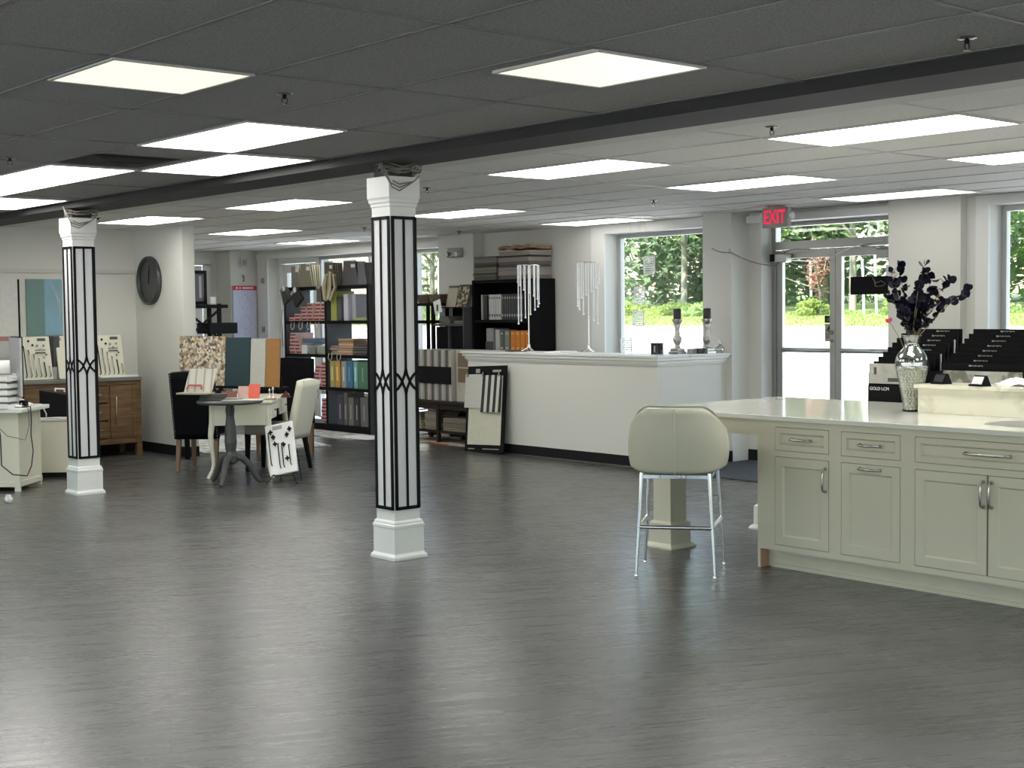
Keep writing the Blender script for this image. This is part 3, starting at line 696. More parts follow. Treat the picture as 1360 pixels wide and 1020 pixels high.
# raised bar ledge at the back of the island
lg=thing('bar_ledge','raised cream stone ledge along the back of the countertop','bar ledge',(7.3,3.5,.915))
m=MB(lg); m.box(7.19,7.22,Y0,4.63,.916,1.062); obj('upstand',m,'ledge',lg)
m=MB(lg); m.box(7.165,7.47,Y0,4.645,1.062,1.085); obj('ledge_top',m,'ledge',lg,bevel=.003)
m=MB(lg); m.box(7.22,7.44,Y0,4.61,.916,1.062); obj('backing',m,'cab',lg)
# undermount sink: rim and dark bowl slightly proud of the stone so that its curve reads
sk=thing('sink','oval undermount sink set in the countertop at the right edge','sink',(6.86,3.55,.9155))
m=MB(); n=40; vs=[];fs=[]
for k in range(n):
    a=2*PI*k/n; e=.55; cx=abs(math.cos(a))**e*math.copysign(1,math.cos(a)); sy=abs(math.sin(a))**e*math.copysign(1,math.sin(a))
    vs+= [(cx*.205,sy*.40,.0008),(cx*.19,sy*.385,.0014),(cx*.185,sy*.38,.0006)]
for k in range(n):
    j=(k+1)%n; fs+=[(3*k,3*j,3*j+1,3*k+1),(3*k+1,3*j+1,3*j+2,3*k+2)]
m.add(vs,fs,True); obj('rim',m,'steel',sk)
m=MB(); m.add([(v[0],v[1],.0005) for v in vs[2::3]],[tuple(range(n))],False); obj('bowl',m,mat('sink_bowl',(.2,.2,.19),.3),sk)
# two desk easel card holders and a crumpled paper on the ledge
def card_holder(x,y,rz,label,card):
    t=thing('card_holder',label,'card holder',(x,y,1.085),rz)
    m=MB(); m.prism([(-.035,0),(.035,0),(.004,.062),(-.004,.062)],'y',-.045,.045); obj('tent_body',m,'black',t)
    m=MB(); m.box(-.05,-.033,-.047,.047,0,.012); obj('lip',m,'black',t)
    m=MB(); m.T=Matrix.Translation((-.026,0,.033))@Matrix.Rotation(R(27),4,'Y'); m.box(-.0015,.0015,-.038,.038,-.022,.024); obj('card',m,card,t)
    return t
card_holder(7.3,4.535,R(-14),'black card holder with dark and yellow cards, left one on the stone ledge',mat('dark_card',(.03,.03,.04),.5))
card_holder(7.22,4.235,R(-14),'small black card holder with a white card, right one on the stone ledge','paper')
m=MB(); 
rnd=random.Random(5)
m.grid(lambda u,v:(7.3+u*.14,4.0+v*.2-.0,1.088+.035*math.sin(u*3.1)*math.sin(v*3.1)+.012*math.sin(9*u+7*v)),8,8); one('cloth',m,'paper','crumpled white cloth lying on the stone ledge at the right edge','cloth',solid=.002)
# ------------------------------------------------------------------ mosaic vase with beads and navy stems
VX,VY=7.262,4.72
vs_=thing('vase','tall silvered glass vase filled with pearl beads on the countertop','vase',(VX,VY,.915))
prof=[(.052,0),(.053,.01),(.05,.02),(.056,.06),(.066,.12),(.078,.18),(.09,.23),(.098,.275),(.099,.30),(.09,.335),(.07,.365),(.05,.385),(.042,.4),(.042,.415),(.05,.44),(.056,.455),(.057,.46),(.052,.457),(.046,.44),(.039,.41),(.043,.395),(.066,.36),(.086,.33),(.094,.3),(.093,.275),(.085,.23),(.073,.18),(.061,.12),(.05,.06),(.045,.022)]
m=MB(); m.lathe(prof[:8]+prof[24:],36,cap=False); obj('lower_glass',m,'clearglass',vs_)
m=MB(); m.lathe(prof[7:25],36,cap=False); obj('silvered_glass',m,'mirrorglass',vs_)
m=MB(); m.lathe([(.0,.001),(.054,.001),(.055,.008),(.0,.008)],30); obj('base_ring',m,'blackmetal',vs_)
m=MB(); rnd=random.Random(8)
def rad(z):
    for (r0,z0),(r1,z1) in zip(prof[:12],prof[1:12]):
        if z0<=z<=z1: return r0+(r1-r0)*(z-z0)/max(1e-6,z1-z0)
    return .05
z=.016
while z<.262:
    r=rad(z)-.0155; n=max(6,int(2*PI*r/.0195)); o_=rnd.random()
    for k in range(n):
        a=2*PI*(k+o_)/n; m.sphere((r*math.cos(a)+rnd.uniform(-.001,.001),r*math.sin(a),z+rnd.uniform(-.0025,.0025)),.0088,8,6)
    z+=.0168
for k in range(60):
    a=rnd.random()*6.3; r=.07*math.sqrt(rnd.random()); m.sphere((r*math.cos(a),r*math.sin(a),.262),.0088,8,6)
pb=one('pearl_beads',m,'pearl','pearly beads filling the lower half of the silvered vase','beads',kind='stuff',rebase=False); pb.location=(VX,VY,.915)
def leaf(m,p,d,sz):
    d=Vector(d).normalized(); u=d.orthogonal().normalized(); u.rotate(Matrix.Rotation(random.random()*6.3,3,d)) ; n=d.cross(u)
    c=Vector(p); vs=[c]; k=9
    for i in range(k):
        a=2*PI*i/k; r=sz*(1+.08*math.sin(3*a)); vs.append(c+d*sz*.95+ (d*math.cos(a)+u*math.sin(a))*r+n*sz*.15*math.cos(2*a))
    vs[0]=c+d*sz
    m.add(vs,[(0,1+i,1+(i+1)%k) for i in range(k)],True)
right=Vector((math.sin(R(49)),-math.cos(R(49)),0)); fwd=Vector((math.cos(R(49)),math.sin(R(49)),0))
tips=[(-.13,.38,0),(-.07,.42,.05),(.06,.42,-.05),(.14,.34,.06),(.22,.33,0),(.33,.27,-.05),(-.14,.24,.0),(-.08,.15,-.06),(.1,.22,.08),(.16,.2,-.06),(.02,.3,-.08),(.05,.12,.06),(.0,.2,.03)]
random.seed(21)
for i,(a,h,f) in enumerate(tips):
    t=thing('eucalyptus_stem','dark navy round-leaved eucalyptus stem standing in the silvered vase','flower stem',(VX,VY,.915+.3),group='navy eucalyptus stems in the vase')
    base=Vector((0,0,-.02)); tip=right*a+fwd*f+Vector((0,0,.16+h)); mid=base.lerp(tip,.45)+Vector((0,0,.05)); 
    neck=right*a*.12+Vector((0,0,.15))
    pts=[base,neck,neck.lerp(tip,.4)+Vector((0,0,.03)),neck.lerp(tip,.75)+Vector((0,0,.02)),tip]
    m=MB(); m.tube(pts,.003,5,[.0035,.0035,.003,.002,.0012]); obj('stalk',m,'stem',t)
    m=MB()
    for k in range(13):
        q=.34+.66*k/12; 
        s4=q*4; j=min(3,int(s4)); p=pts[j].lerp(pts[j+1],s4-j)
        for sgn in (1,-1):
            d=Vector((random.uniform(-1,1),random.uniform(-1,1),random.uniform(-.3,1)))
            if random.random()<.75: leaf(m,p,d,random.uniform(.018,.029))
    leaf(m,tip,(0,0,1),.018)
    obj('leaves',m,'leafnavy',t)
for (a,h,f,mt,lb) in ((-.145,.17,-.02,'pinkpetal','small pink silk flower at the left side of the navy stems'),(.165,.3,.0,'paleflower','small cream silk flower among the navy stems, upper right')):
    p=Vector((VX,VY,1.215))+right*a+fwd*f+Vector((0,0,.1+h-.02))
    t=thing('silk_flower',lb,'flower',p)
    m=MB()
    for k in range(9): leaf(m,(0,0,0),(math.cos(k*.7),math.sin(k*.7),.5*math.sin(k)),.012)
    obj('petals',m,mt,t)
    m=MB(); m.tube([(0,0,0),(-right*a*.5)+Vector((0,0,-.12)),(-right*a*.9)+Vector((0,0,-.28))],.0018,5); obj('stalk',m,'stem',t)

# ------------------------------------------------------------------ bar stool
random.seed(3)
st=thing('bar_stool','pale grey leather bar stool with curved back and chrome legs at the counter end','bar stool',(6.05,5.51,0),R(37))
def shell(u,v):
    # u around the back from left arm to right arm, v from bottom to top
    a=PI*(u-.5)*1.5
    rx=.235+.02*v; ry=.258-.004*v
    top=.965-.0*abs(u-.5)
    side=min(1,max(0,(abs(u-.5)-.10)/.26)); side=side*side*(3-2*side)
    zt=.978-.13*side-.03*min(1,max(0,(abs(u-.5)-.42)/.08))
    zb=.60+.035*side
    z=zb+(zt-zb)*v
    bulge=1+.05*math.sin(PI*min(1,v*1.1))
    # squarer plan
    e=.72
    cx=-abs(math.cos(a))**e*math.copysign(1,math.cos(a))*rx*bulge; sy=math.sin(a)/abs(math.sin(a)+1e-9)*abs(math.sin(a))**e*ry*bulge
    return (cx-.0-.03*v+.015,sy,z)
m=MB(); m.grid(shell,28,12)
bk=obj('backrest',m,'leather',st,solid=.055,subd=1)
pts=[]
for i in range(29):
    p=Vector(shell(i/28,1)); p2=Vector((p.x*1.0,p.y,p.z+.012)); pts.append(p2)
m=MB(); m.tube(pts,.006,6); obj('piping',m,mat('piping_grey',(.33,.33,.27),.5),st)
m=MB(); m.tube([Vector(shell(.5,v/8))+Vector((-.027,0,0)) for v in range(0,9)],.0045,6); obj('back_seam',m,'leather',st)
m=MB(); m.prism([(.2*math.cos(2*PI*k/24)*1.02+.02,.225*math.sin(2*PI*k/24)) for k in range(24)],'z',.585,.66); obj('seat',m,'leather',st,bevel=.02)
m=MB(); m.box(-.2,.2,-.205,.205,.568,.588); obj('seat_frame',m,'chrome',st)
feet=[(-.225,.23),(-.232,-.225),(.225,.23),(.235,-.25)]
for fx,fy in feet:
    tx,ty=fx*.84,fy*.86
    m=MB(); m.tube([(tx,ty,.6),(tx+(fx-tx)*.4,ty+(fy-ty)*.4,.36),(fx,fy,.006)],.012,10,[.015,.0125,.009]); m.lathe([(.012,0),(.012,.008),(.009,.012)],10,(fx,fy,0)); obj('leg',m,'chrome',st)
zf=.285
def at(f): k=(.6-zf)/.6; return (f[0]*.84+(f[0]-f[0]*.84)*k, f[1]*.86+(f[1]-f[1]*.86)*k, zf)
for a,b in ((0,1),(1,3),(2,0)):
    m=MB(); m.tube([at(feet[a]),at(feet[b])],.0125,8); obj('footrest_rail',m,'chrome',st)
m=MB()
for q in (-.06,-.03,.09): m.sphere((-.205,q,.578),.009,8,5)
obj('glide_bolt',m,'chrome',st)

# ------------------------------------------------------------------ reception counter
rc=thing('reception_counter','white L-shaped reception counter with crown moulding and black base','reception counter',(10.1,10.5,0))
XR,YC,YLn=9.72,9.12,12.02
m=MB(rc); m.box(XR,XR+.14,YC,YLn,0,1.03); m.box(XR+.14,10.73,YC,YC+.14,0,1.03); obj('front_panel',m,'wall',rc)
m=MB(rc); 
def crown(off,z0,z1): m.box(XR-off,XR+.18,YC-off,YLn+off,z0,z1); m.box(XR+.18,10.725,YC-off,YC+.18,z0,z1)
crown(.014,1.0,1.010); crown(.004,1.010,1.018); crown(.026,1.018,1.044); crown(.016,1.044,1.050); crown(.046,1.050,1.078)
obj('crown_moulding',m,'trimw',rc)
m=MB(rc); m.box(XR-.06,XR+.42,YC-.06,YLn+.06,1.078,1.102); m.box(XR+.42,10.725,YC-.06,YC+.36,1.078,1.102); obj('top',m,'trimw',rc,bevel=.004)
m=MB(rc); m.box(XR-.012,XR,YC-.012,YLn,0,.105); m.box(XR,10.73,YC-.012,YC,0,.105); obj('base_strip',m,'black_base',rc)
m=MB(rc); m.box(XR+.14,XR+.75,YC+.3,YLn-.02,.74,.77); obj('work_shelf',m,'trimw',rc)
m=MB(rc); m.box(XR-.022,XR-.012,YC-.1,YLn,.0,.006); obj('floor_bead',m,'steel',rc)
TZ=1.102
# crystal strand stands
def crystal_stand(x,y,label,n=11,seed=1,phase=0.):
    t=thing('crystal_stand',label,'centrepiece',(x,y,TZ))
    m=MB(); 
    for k in range(3):
        a=k*2*PI/3+.5; m.tube([(.0,0,.06),(.03*math.cos(a),.03*math.sin(a),.03),(.07*math.cos(a),.07*math.sin(a),.012),(.085*math.cos(a),.085*math.sin(a),.006)],.006,6,[.006,.008,.007,.005])
    m.lathe([(.018,.04),(.014,.07),(.008,.09)],12); obj('foot',m,'chrome',t)
    m=MB(); m.tube([(0,0,.08),(0,0,.94)],.006,8); obj('pole',m,'chrome',t)
    m=MB(); m.tube([(.115*math.cos(2*PI*k/28),.115*math.sin(2*PI*k/28),.94) for k in range(28)],.004,5,closed=True)
    for k in range(4): m.tube([(0,0,.94),(.115*math.cos(k*PI/2),.115*math.sin(k*PI/2),.94)],.003,4)
    obj('top_ring',m,'chrome',t)
    for k in range(n):
        a=2*PI*k/n+phase; L=.16+.46*(k/(n-1)); m=MB(); z=.93
        while z>.93-L: 
            m.sphere((.115*math.cos(a),.115*math.sin(a),z),.0085,7,5); z-=.0168
        m.sphere((.115*math.cos(a),.115*math.sin(a),z-.004),.0125,8,6); obj('bead_strand',m,'crystalm',t)
    return t
crystal_stand(9.98,11.28,'tall stand hung with a spiral of crystal strands, in front of the black bookcase',13,1,2.6)
crystal_stand(10.02,10.38,'tall stand hung with a spiral of crystal strands, left of the window casing',13,2,-.9)
# papers near the stands
for (x,y,w_,d_,rz,lb,mt) in ((9.93,10.72,.30,.22,.2,'flat white paper stack lying between the two crystal stands','paper'),(9.9,11.4,.2,.15,-.3,'dark folder lying at the foot of the left crystal stand','darkgrey')):
    m=MB(); m.T=Matrix.Translation((x,y,TZ))@Matrix.Rotation(rz,4,'Z'); m.box(-w_/2,w_/2,-d_/2,d_/2,0,.012); one('paper_stack' if mt=='paper' else 'folder',m,mt,lb,'papers')
# candles and small glass things on the counter's window end
t=thing('candle_jar','square black glass candle jar on the corner of the reception counter','candle',(9.98,9.37,TZ))
m=MB(); m.box(-.045,.045,-.045,.045,0,.105); obj('jar',m,mat('black_glass',(.02,.02,.03),.08),t,bevel=.004)
m=MB(); m.box(-.049,.049,-.049,.049,.105,.112); obj('rim',m,'black',t)
m=MB(); m.box(-.0465,-.0455,-.02,.0,.02,.085); obj('label',m,'exitface',t)
def candlestick(x,y,label,s=1):
    t=thing('candlestick',label,'candlestick',(x,y,TZ))
    m=MB(); m.sqprofile((0,0),[(.125,0),(.125,.022),(.1,.03),(.1,.05),(.06,.06)]); 
    m.lathe([(.038,.055),(.026,.07),(.024,.09),(.036,.11),(.046,.135),(.043,.16),(.024,.185),(.03,.2),(.022,.215),(.024,.25),(.032,.275),(.026,.285),(.04,.305),(.052,.33),(.052,.345)],20); obj('stem',m,'silver',t)
    m=MB(); m.lathe([(.0375,.345),(.0385,.35),(.0385,.445),(.035,.449),(.012,.447)],22); obj('candle',m,'candle',t)
    m=MB(); m.tube([(0,0,.446),(.001,0,.456)],.0015,5); obj('wick',m,'cableblack',t)
    return t
candlestick(10.2,9.3,'turned silver candlestick with a black candle, left of the pair at the window')
candlestick(10.45,9.13,'turned silver candlestick with a black candle, right of the pair at the window')
m=MB(); m.box(10.27,10.34,9.16,9.24,TZ,TZ+.05); one('box',m,'exitface','small grey box leaning low between the two silver candlesticks','box',bevel=.004)
m=MB(); m.box(10.33,10.40,9.115,9.19,TZ,TZ+.055); one('box',m,'darkgrey','small dark grey box directly beside the right candlestick','box',bevel=.004)
t=thing('glass_bottle','small clear glass bottle with pointed stopper at the pilaster end of the counter','glass bottle',(10.62,9.12,TZ))
m=MB(); m.lathe([(.03,0),(.045,.01),(.05,.035),(.045,.06),(.02,.08),(.014,.09)],18); obj('body',m,'mirrorglass',t)
m=MB(); m.lathe([(.012,.09),(.02,.1),(.014,.115),(.006,.13),(.001,.15)],12); obj('stopper',m,'crystalm',t)
# crystal mobile hanging in front of the window
t=thing('crystal_pendant','four clear crystal blocks hanging on thin wires from a ceiling plate before the window','pendant',(10.35,9.95,ZF))
m=MB(); m.lathe([(.14,-.012),(.14,-.001)],24); obj('ceiling_plate',m,'chrome',t)
for (dy,z0,z1,dx) in ((-.13,1.91,2.09,0),(.03,1.60,1.78,.02),(.0,1.38,1.53,-.03),(.16,1.11,1.25,-.05)):
    m=MB()
    for (a,b) in ((-.072,-.055),(.055,.072)):
        pass
    w_=.072; 
    for yy in (-w_,w_): m.box(dx-.006,dx+.006,dy+yy-.006,dy+yy+.006,z0-ZF,z1-ZF)
    for zz in (z0,z1): m.box(dx-.006,dx+.006,dy-w_,dy+w_,zz-ZF-.006,zz-ZF+.006)
    blk=obj('crystal_block',m,'crystalm',t)
    m=MB()
    for i in range(5):
        for j in range(int((z1-z0)/.024)): m.sphere((dx,dy-.048+i*.024,z0-ZF+.02+j*.024),.010,6,4)
    obj('crystal_beads',m,'crystalm',blk)
    m=MB(); m.tube([(dx,dy,z1-ZF),(dx,dy*.5,-.01)],.0012,4); obj('wire',m,'steel',t)
# entry mat
m=MB(); m.box(9.6,10.9,7.3,8.98,0,.012); one('entry_mat',m,'carpetmat','dark grey ribbed entrance mat on the floor at the end of the reception counter','mat')
# door signs
t=thing('window_sign','black hanging sign with a pale swirl behind the navy stems on the right glass door','sign',(11.1,7.66,1.75))
m=MB(); m.box(-.006,.006,-.225,.225,-.085,.085); obj('board',m,'black',t)
m=MB(); 
for s in (0,1): m.tube([(-.008,-.02-.02*s,.075-.05*s),(-.008,-.06,.02-.03*s),(-.008,-.12,.04-.05*s),(-.008,-.17,.01)],.012,4,[.002,.014,.01,.002],flat=.2)
obj('swirl',m,'exitface',t)
m=MB(); m.tube([(0,.1,.085),(.04,.1,.3)],.002,4); m.tube([(0,-.1,.085),(.04,-.1,.3)],.002,4); obj('cord',m,'wire',t)
t=thing('door_sticker','small black opening-hours notice above a grey one on the left glass door','notice',(11.2,8.21,1.43))
m=MB(); m.box(-.003,.003,-.05,.05,-.035,.035); obj('notice',m,'black',t)
for z in (.012,-.002,-.014):
    m=MB(); m.box(-.004,-.003,-.03,.03,z-.002,z+.002); obj('text_line',m,'exitface',t)
t=thing('door_sticker','grey notice with a black emblem below the small black one, left glass door','notice',(11.2,8.21,1.30))
m=MB(); m.box(-.003,.003,-.05,.05,-.09,.085); obj('notice',m,'exitface',t)
m=MB(); m.T=Matrix.Translation((-.004,0,.04))@Matrix.Rotation(R(30),4,'X'); m.box(-.001,.001,-.014,.014,-.014,.03); m.box(-.001,.001,-.02,.02,-.03,-.02); obj('emblem',m,'black',t)
m=MB(); 
for k in range(3): m.box(-.004,-.003,-.035,.035,-.02-.018*k,-.012-.018*k)
obj('text_line',m,'darkgrey',t)
m=MB(); m.box(11.195,11.2,7.42,7.56,1.8,1.94); one('door_sticker',m,'paper','white square paper stuck on the right glass door above the black sign','notice')

# ------------------------------------------------------------------ stepped sample racks behind the island
def rack(x0,ya,yb,label,slabs,front):
    n=8; d=.055; z0,zs=1.178,.0305
    t=thing('sample_rack',label,'sample rack',(x0+.25,(ya+yb)/2,0))
    m=MB(t); m.box(x0-.03,x0+.44,yb,ya,0,.90); obj('stand',m,'blackwood',t)
    m=MB(t); m.box(x0-.05,x0+.46,yb-.004,yb,.9,1.12); m.box(x0-.05,x0+.46,ya,ya+.004,.9,1.1); obj('side_cheek',m,'blackwood',t)
    for i in range(n):
        x=x0+i*d; zt=z0+i*zs
        m=MB(t); m.box(x,x+.008,yb+.002,ya-.002,.902,zt); b=obj('header_board',m,'blackwood',t)
        m=MB(t); yc=yb+(ya-yb)*(.62 if front else .3); 
        m.box(x-.0012,x-.0002,yc+.05,yc+.064,zt-.02,zt-.01)
        for q in range(9): m.box(x-.0012,x-.0002,yc+.042-q*.0095,yc+.0475-q*.0095,zt-.019+.003*(q%3==1),zt-.0125+.002*(q%2))
        obj('logo_strip',m,'exitface',b)
        if slabs and i>0:
            a=i*.37; yy=yb+.008+.02*((i*5)%3)
            m=MB(t); m.T=Matrix.Translation((x-.02,0,0)); m.box(-.01,.006,yy,yy+.05,.93,zt-.04-.012*(i%3)); obj('stone_sample',m,'slab%d'%(i%3),t)
    if front:
        m=MB(t); m.box(x0-.022,x0-.014,yb+.12,ya-.03,.95,1.13); c=obj('photo_card',m,ramp_mat('room_photo',[(0,(.05,.05,.045)),(.42,(.2,.19,.15)),(.5,(.42,.42,.38)),(1,(.6,.6,.58))],tscale=9,rough=.5),t)
    else:
        m=MB(t); m.box(x0-.05,x0-.04,yb+.05,ya-.0,1.03,1.165); obj('photo_card',m,ramp_mat('bath_photo',[(0,(.2,.19,.17)),(.45,(.4,.39,.35)),(1,(.55,.54,.5))],tscale=14,rough=.5),t)
        m=MB(t); m.box(x0-.052,x0-.05,yb+.2,yb+.29,1.045,1.07); m.box(x0-.052,x0-.05,ya-.06,ya-.04,1.09,1.14); obj('photo_detail',m,'darkgrey',t)
        m=MB(t); m.box(x0-.06,x0-.04,yb+.05,ya,.905,1.02); o=obj('front_panel',m,'black',t)
        text_mesh('panel_lettering','GOLD LCM',.03,'paper',o,Matrix.Translation(-t.location)@face_mx((x0-.0615,ya-.09,.995)))
        m=MB(t); m.tube([(x0-.09,ya-.03,.925),(x0-.1,ya-.07,.94),(x0-.09,ya-.1,.925),(x0-.1,ya-.14,.942),(x0-.09,ya-.17,.925),(x0-.1,ya-.2,.94)],.012,6); 
    return t
M['slab0']=mat('grey_stone_sample',(.42,.42,.4),.4,var=.3,vscale=12); M['slab1']=mat('mid_stone_sample',(.3,.3,.29),.4,var=.3,vscale=12); M['slab2']=mat('pale_stone_sample',(.6,.6,.57),.4,var=.2,vscale=12)
rack(8.0,5.5,5.06,'black stepped sample rack behind the vase, the left one with a bathroom photo',True,False)
rack(8.0,4.98,4.28,'black stepped sample rack behind the stone ledge, the right one with a marble kitchen photo',True,True)
# ------------------------------------------------------------------ cube shelving by the far windows
SX0,SX1=9.9,10.29
cs=thing('shelving_unit','tall black open-backed cube shelving unit by the far left windows','shelving unit',(10.1,15.2,0))
m=MB(cs); m.box(SX0,SX1,14.2,14.24,.0,1.9); obj('side_panel',m,'shelfback',cs)
m=MB(cs); m.box(SX0,SX1,16.15,16.19,.0,1.9); obj('side_panel',m,'shelfback',cs)
for a,b in ((14.2,14.24),(16.15,16.19),(15.15,15.2)):
    m=MB(cs); m.box(SX0-.003,SX0,a,b,0,1.9); obj('edge_strip',m,'blackwood',cs)
m=MB(cs); m.box(SX0,SX1,15.15,15.2,.1,1.86); obj('divider',m,'shelfback',cs)
SZ=[.08,.56,.984,1.425,1.875]
for z in SZ:
    m=MB(cs); m.box(SX0-.002,SX1,14.24,16.15,z-.02,z+.02); obj('shelf',m,'blackwood',cs)
m=MB(cs); m.box(SX0+.01,SX1,14.24,16.15,0,.06); obj('plinth',m,'blackwood',cs)
M['pinkpack']=mat('pink_sample_edge',(.62,.42,.38),.7,var=.2,vscale=30); M['redband']=mat('dark_red_band',(.22,.015,.035),.5)
pk=[None]
def pack(y,z,x=SX0+.03,rz=0):
    lb='red-banded pink flooring sample pack in the piles on the cube shelves'
    if pk[0] is None:
        t=thing('sample_pack',lb,'sample pack',(x,y,z),rz,'red-banded sample packs in the cube shelves')
        m=MB(); m.box(0,.28,-.07,.07,0,.046); obj('stack_body',m,'pinkpack',t)
        m=MB(); m.box(-.003,.0,-.052,.062,.008,.03); obj('red_label',m,'redband',t)
        pk[0]=t; return
    dup(pk[0],(x,y,z),rz)
rnd=random.Random(4)
def pile(y,z,n): 
    for i in range(n): pack(y+rnd.uniform(-.02,.02),z+.0465*i,SX0+.03+rnd.uniform(-.012,.012),rnd.uniform(-.05,.05))
for k,(y,n) in enumerate(((16.05,1),(15.9,2),(15.74,4),(15.58,5),(15.42,5),(15.28,5))): pile(y,SZ[3]+.0205,n)
pile(16.05,SZ[2]+.0205,6); pile(15.9,SZ[2]+.0205,4)
pile(15.28,SZ[1]+.0205,7); pile(15.44,SZ[1]+.0205,6); pile(15.28,SZ[0]+.0205,7)
def bx(name,x0,x1,y0,y1,z0,z1,mt,label,cat,group=None,bevel=.003):
    m=MB(); m.box(x0,x1,y0,y1,z0,z1); return one(name,m,mt,label,cat,group,bevel)
MC={}
def C(col,rough=.6):
    k=tuple(col)
    if k not in MC: MC[k]=mat('paint_%d_%d_%d'%tuple(int(c*255) for c in col),col,rough,var=.12,vscale=25)
    return MC[k]
# grey and white swatch packs, second shelf
bx('swatch_pack',SX0+.03,SX0+.25,15.68,15.82,SZ[2]+.021,SZ[2]+.14,C((.75,.76,.78)),'white card pack beside the red packs on the second cube shelf','swatch')
bx('swatch_pack',SX0+.03,SX0+.3,15.48,15.64,SZ[2]+.021,SZ[2]+.11,C((.22,.23,.2)),'dark olive swatch pack in the middle of the second cube shelf','swatch')
bx('swatch_pack',SX0+.03,SX0+.3,15.23,15.44,SZ[2]+.021,SZ[2]+.13,C((.33,.34,.3)),'grey-green swatch pack at the divider on the second cube shelf','swatch')
for k in range(3): bx('swatch_pack',SX0+.06,SX0+.34,15.55,15.85,SZ[2]+.145+.03*k,SZ[2]+.168+.03*k,C((.16,.2,.27)),'thin blue-grey sample board laid across the second cube shelf','swatch','blue-grey boards on the second cube shelf')
# right column, top cube
bx('binder',SX0+.02,SX0+.3,14.95,15.08,SZ[3]+.021,SZ[3]+.4,C((.34,.38,.08)),'olive yellow sample book standing in the top right cube','sample book')
bx('binder',SX0+.02,SX0+.3,14.84,14.94,SZ[3]+.021,SZ[3]+.33,C((.09,.09,.085)),'black sample book right of the olive one in the top right cube','sample book')
bx('binder',SX0+.05,SX0+.3,14.73,14.83,SZ[3]+.021,SZ[3]+.36,C((.6,.6,.68)),'lavender white sample book in the top right cube','sample book')
bx('binder',SX0+.1,SX0+.3,14.63,14.72,SZ[3]+.021,SZ[3]+.36,C((.42,.42,.48)),'pale grey sample book, rightmost in the top right cube','sample book')
bx('swatch_pack',SX0+.04,SX0+.28,14.26,14.6,SZ[3]+.021,SZ[3]+.06,C((.35,.36,.16)),'flat olive swatch lying at the right of the top right cube','swatch')
# second cube right: swatch piles
def fanpile(y0,y1,z,n,cols,label,group,h=.03):
    for i in range(n):
        c=cols[i%len(cols)]; q=rnd.uniform(-.015,.015)
        bx('fabric_swatch',SX0+.02+rnd.uniform(0,.02),SX0+.3,y0+q,y1+q,z+i*h,z+i*h+h*.9,C(c),label,'swatch',group,.006)
fanpile(14.93,15.12,SZ[2]+.021,4,[(.4,.3,.2),(.3,.25,.2)],'tan fabric swatch in the left pile of the second right cube','tan swatches in the second right cube')
fanpile(14.6,14.93,SZ[2]+.021,7,[(.5,.3,.2),(.55,.4,.33),(.42,.28,.14)],'orange-tan fabric swatch in the tall middle pile of the second right cube','orange-tan swatches in the second right cube')
fanpile(14.28,14.57,SZ[2]+.021,5,[(.06,.06,.06),(.12,.11,.11)],'dark fabric swatch in the right pile of the second right cube','dark swatches in the second right cube')
M['ropem']=mat('pale_rope',(.55,.54,.5),.7)
for i,y in enumerate((15.05,14.85,15.95,15.75,15.55,15.35)):
    zt=SZ[2]+.04 if i<2 else SZ[3]
    m=MB(); m.tube([(SX0-.008,y+.05,zt),(SX0-.02,y+.055,zt-.06),(SX0-.02,y+.02,zt-.10),(SX0-.02,y-.03,zt-.07),(SX0-.008,y-.02,zt)],.005,5)
    one('rope_loop',m,'ropem','pale rope loop hanging over the front edge of a cube shelf','rope loop','rope loops on the cube shelves')
# third cube right: big sample books
for (a,b,c,lb) in ((15.02,15.13,(.36,.33,.12),'olive gold tall sample book, leftmost in the third right cube'),(14.9,15.01,(.5,.3,.09),'orange tan tall sample book beside the olive gold one'),
 (14.76,14.86,(.32,.34,.32),'grey tall sample book beside the blue one'),(14.61,14.75,(.05,.15,.27),'deep blue tall sample book in the third right cube'),
 (14.5,14.585,(.2,.38,.38),'narrow teal tall sample book between blue and green'),(14.27,14.49,(.07,.17,.1),'dark green tall sample book, rightmost in the third right cube')):
    t=thing('sample_book',lb,'sample book',(SX0+.16,(a+b)/2,SZ[1]+.021)); h=.345 if c[0]!=.05 else .355
    m=MB(); m.box(-.14,.13,-(b-a)/2,(b-a)/2,0,h); obj('cover',m,C(c),t,bevel=.004)
    m=MB(); m.box(-.1425,-.14,-.012,.014,.09,.27); obj('spine_label',m,C(tuple(min(1,v*1.9+.05) for v in c)),t)
for (a,b,c,h,lb) in ((14.83,14.98,(.05,.045,.075),.38,'dark purple book in the bottom right cube'),(14.74,14.82,(.11,.1,.1),.42,'dark grey book beside the purple one in the bottom right cube'),(14.6,14.72,(.14,.135,.13),.36,'grey mottled book in the bottom right cube'),(14.47,14.58,(.03,.03,.03),.35,'black book with white strip in the bottom right cube'),(14.28,14.45,(.12,.12,.12),.37,'grey patterned book, rightmost in the bottom right cube')):
    t=thing('sample_book',lb,'sample book',(SX0+.16,(a+b)/2,SZ[0]+.021))
    m=MB(); m.box(-.14,.13,-(b-a)/2,(b-a)/2,0,h); obj('cover',m,C(c),t,bevel=.004)
    m=MB(); m.box(-.1425,-.14,-.008,.01,.08,.27); obj('spine_label',m,C((.35,.35,.34)),t)
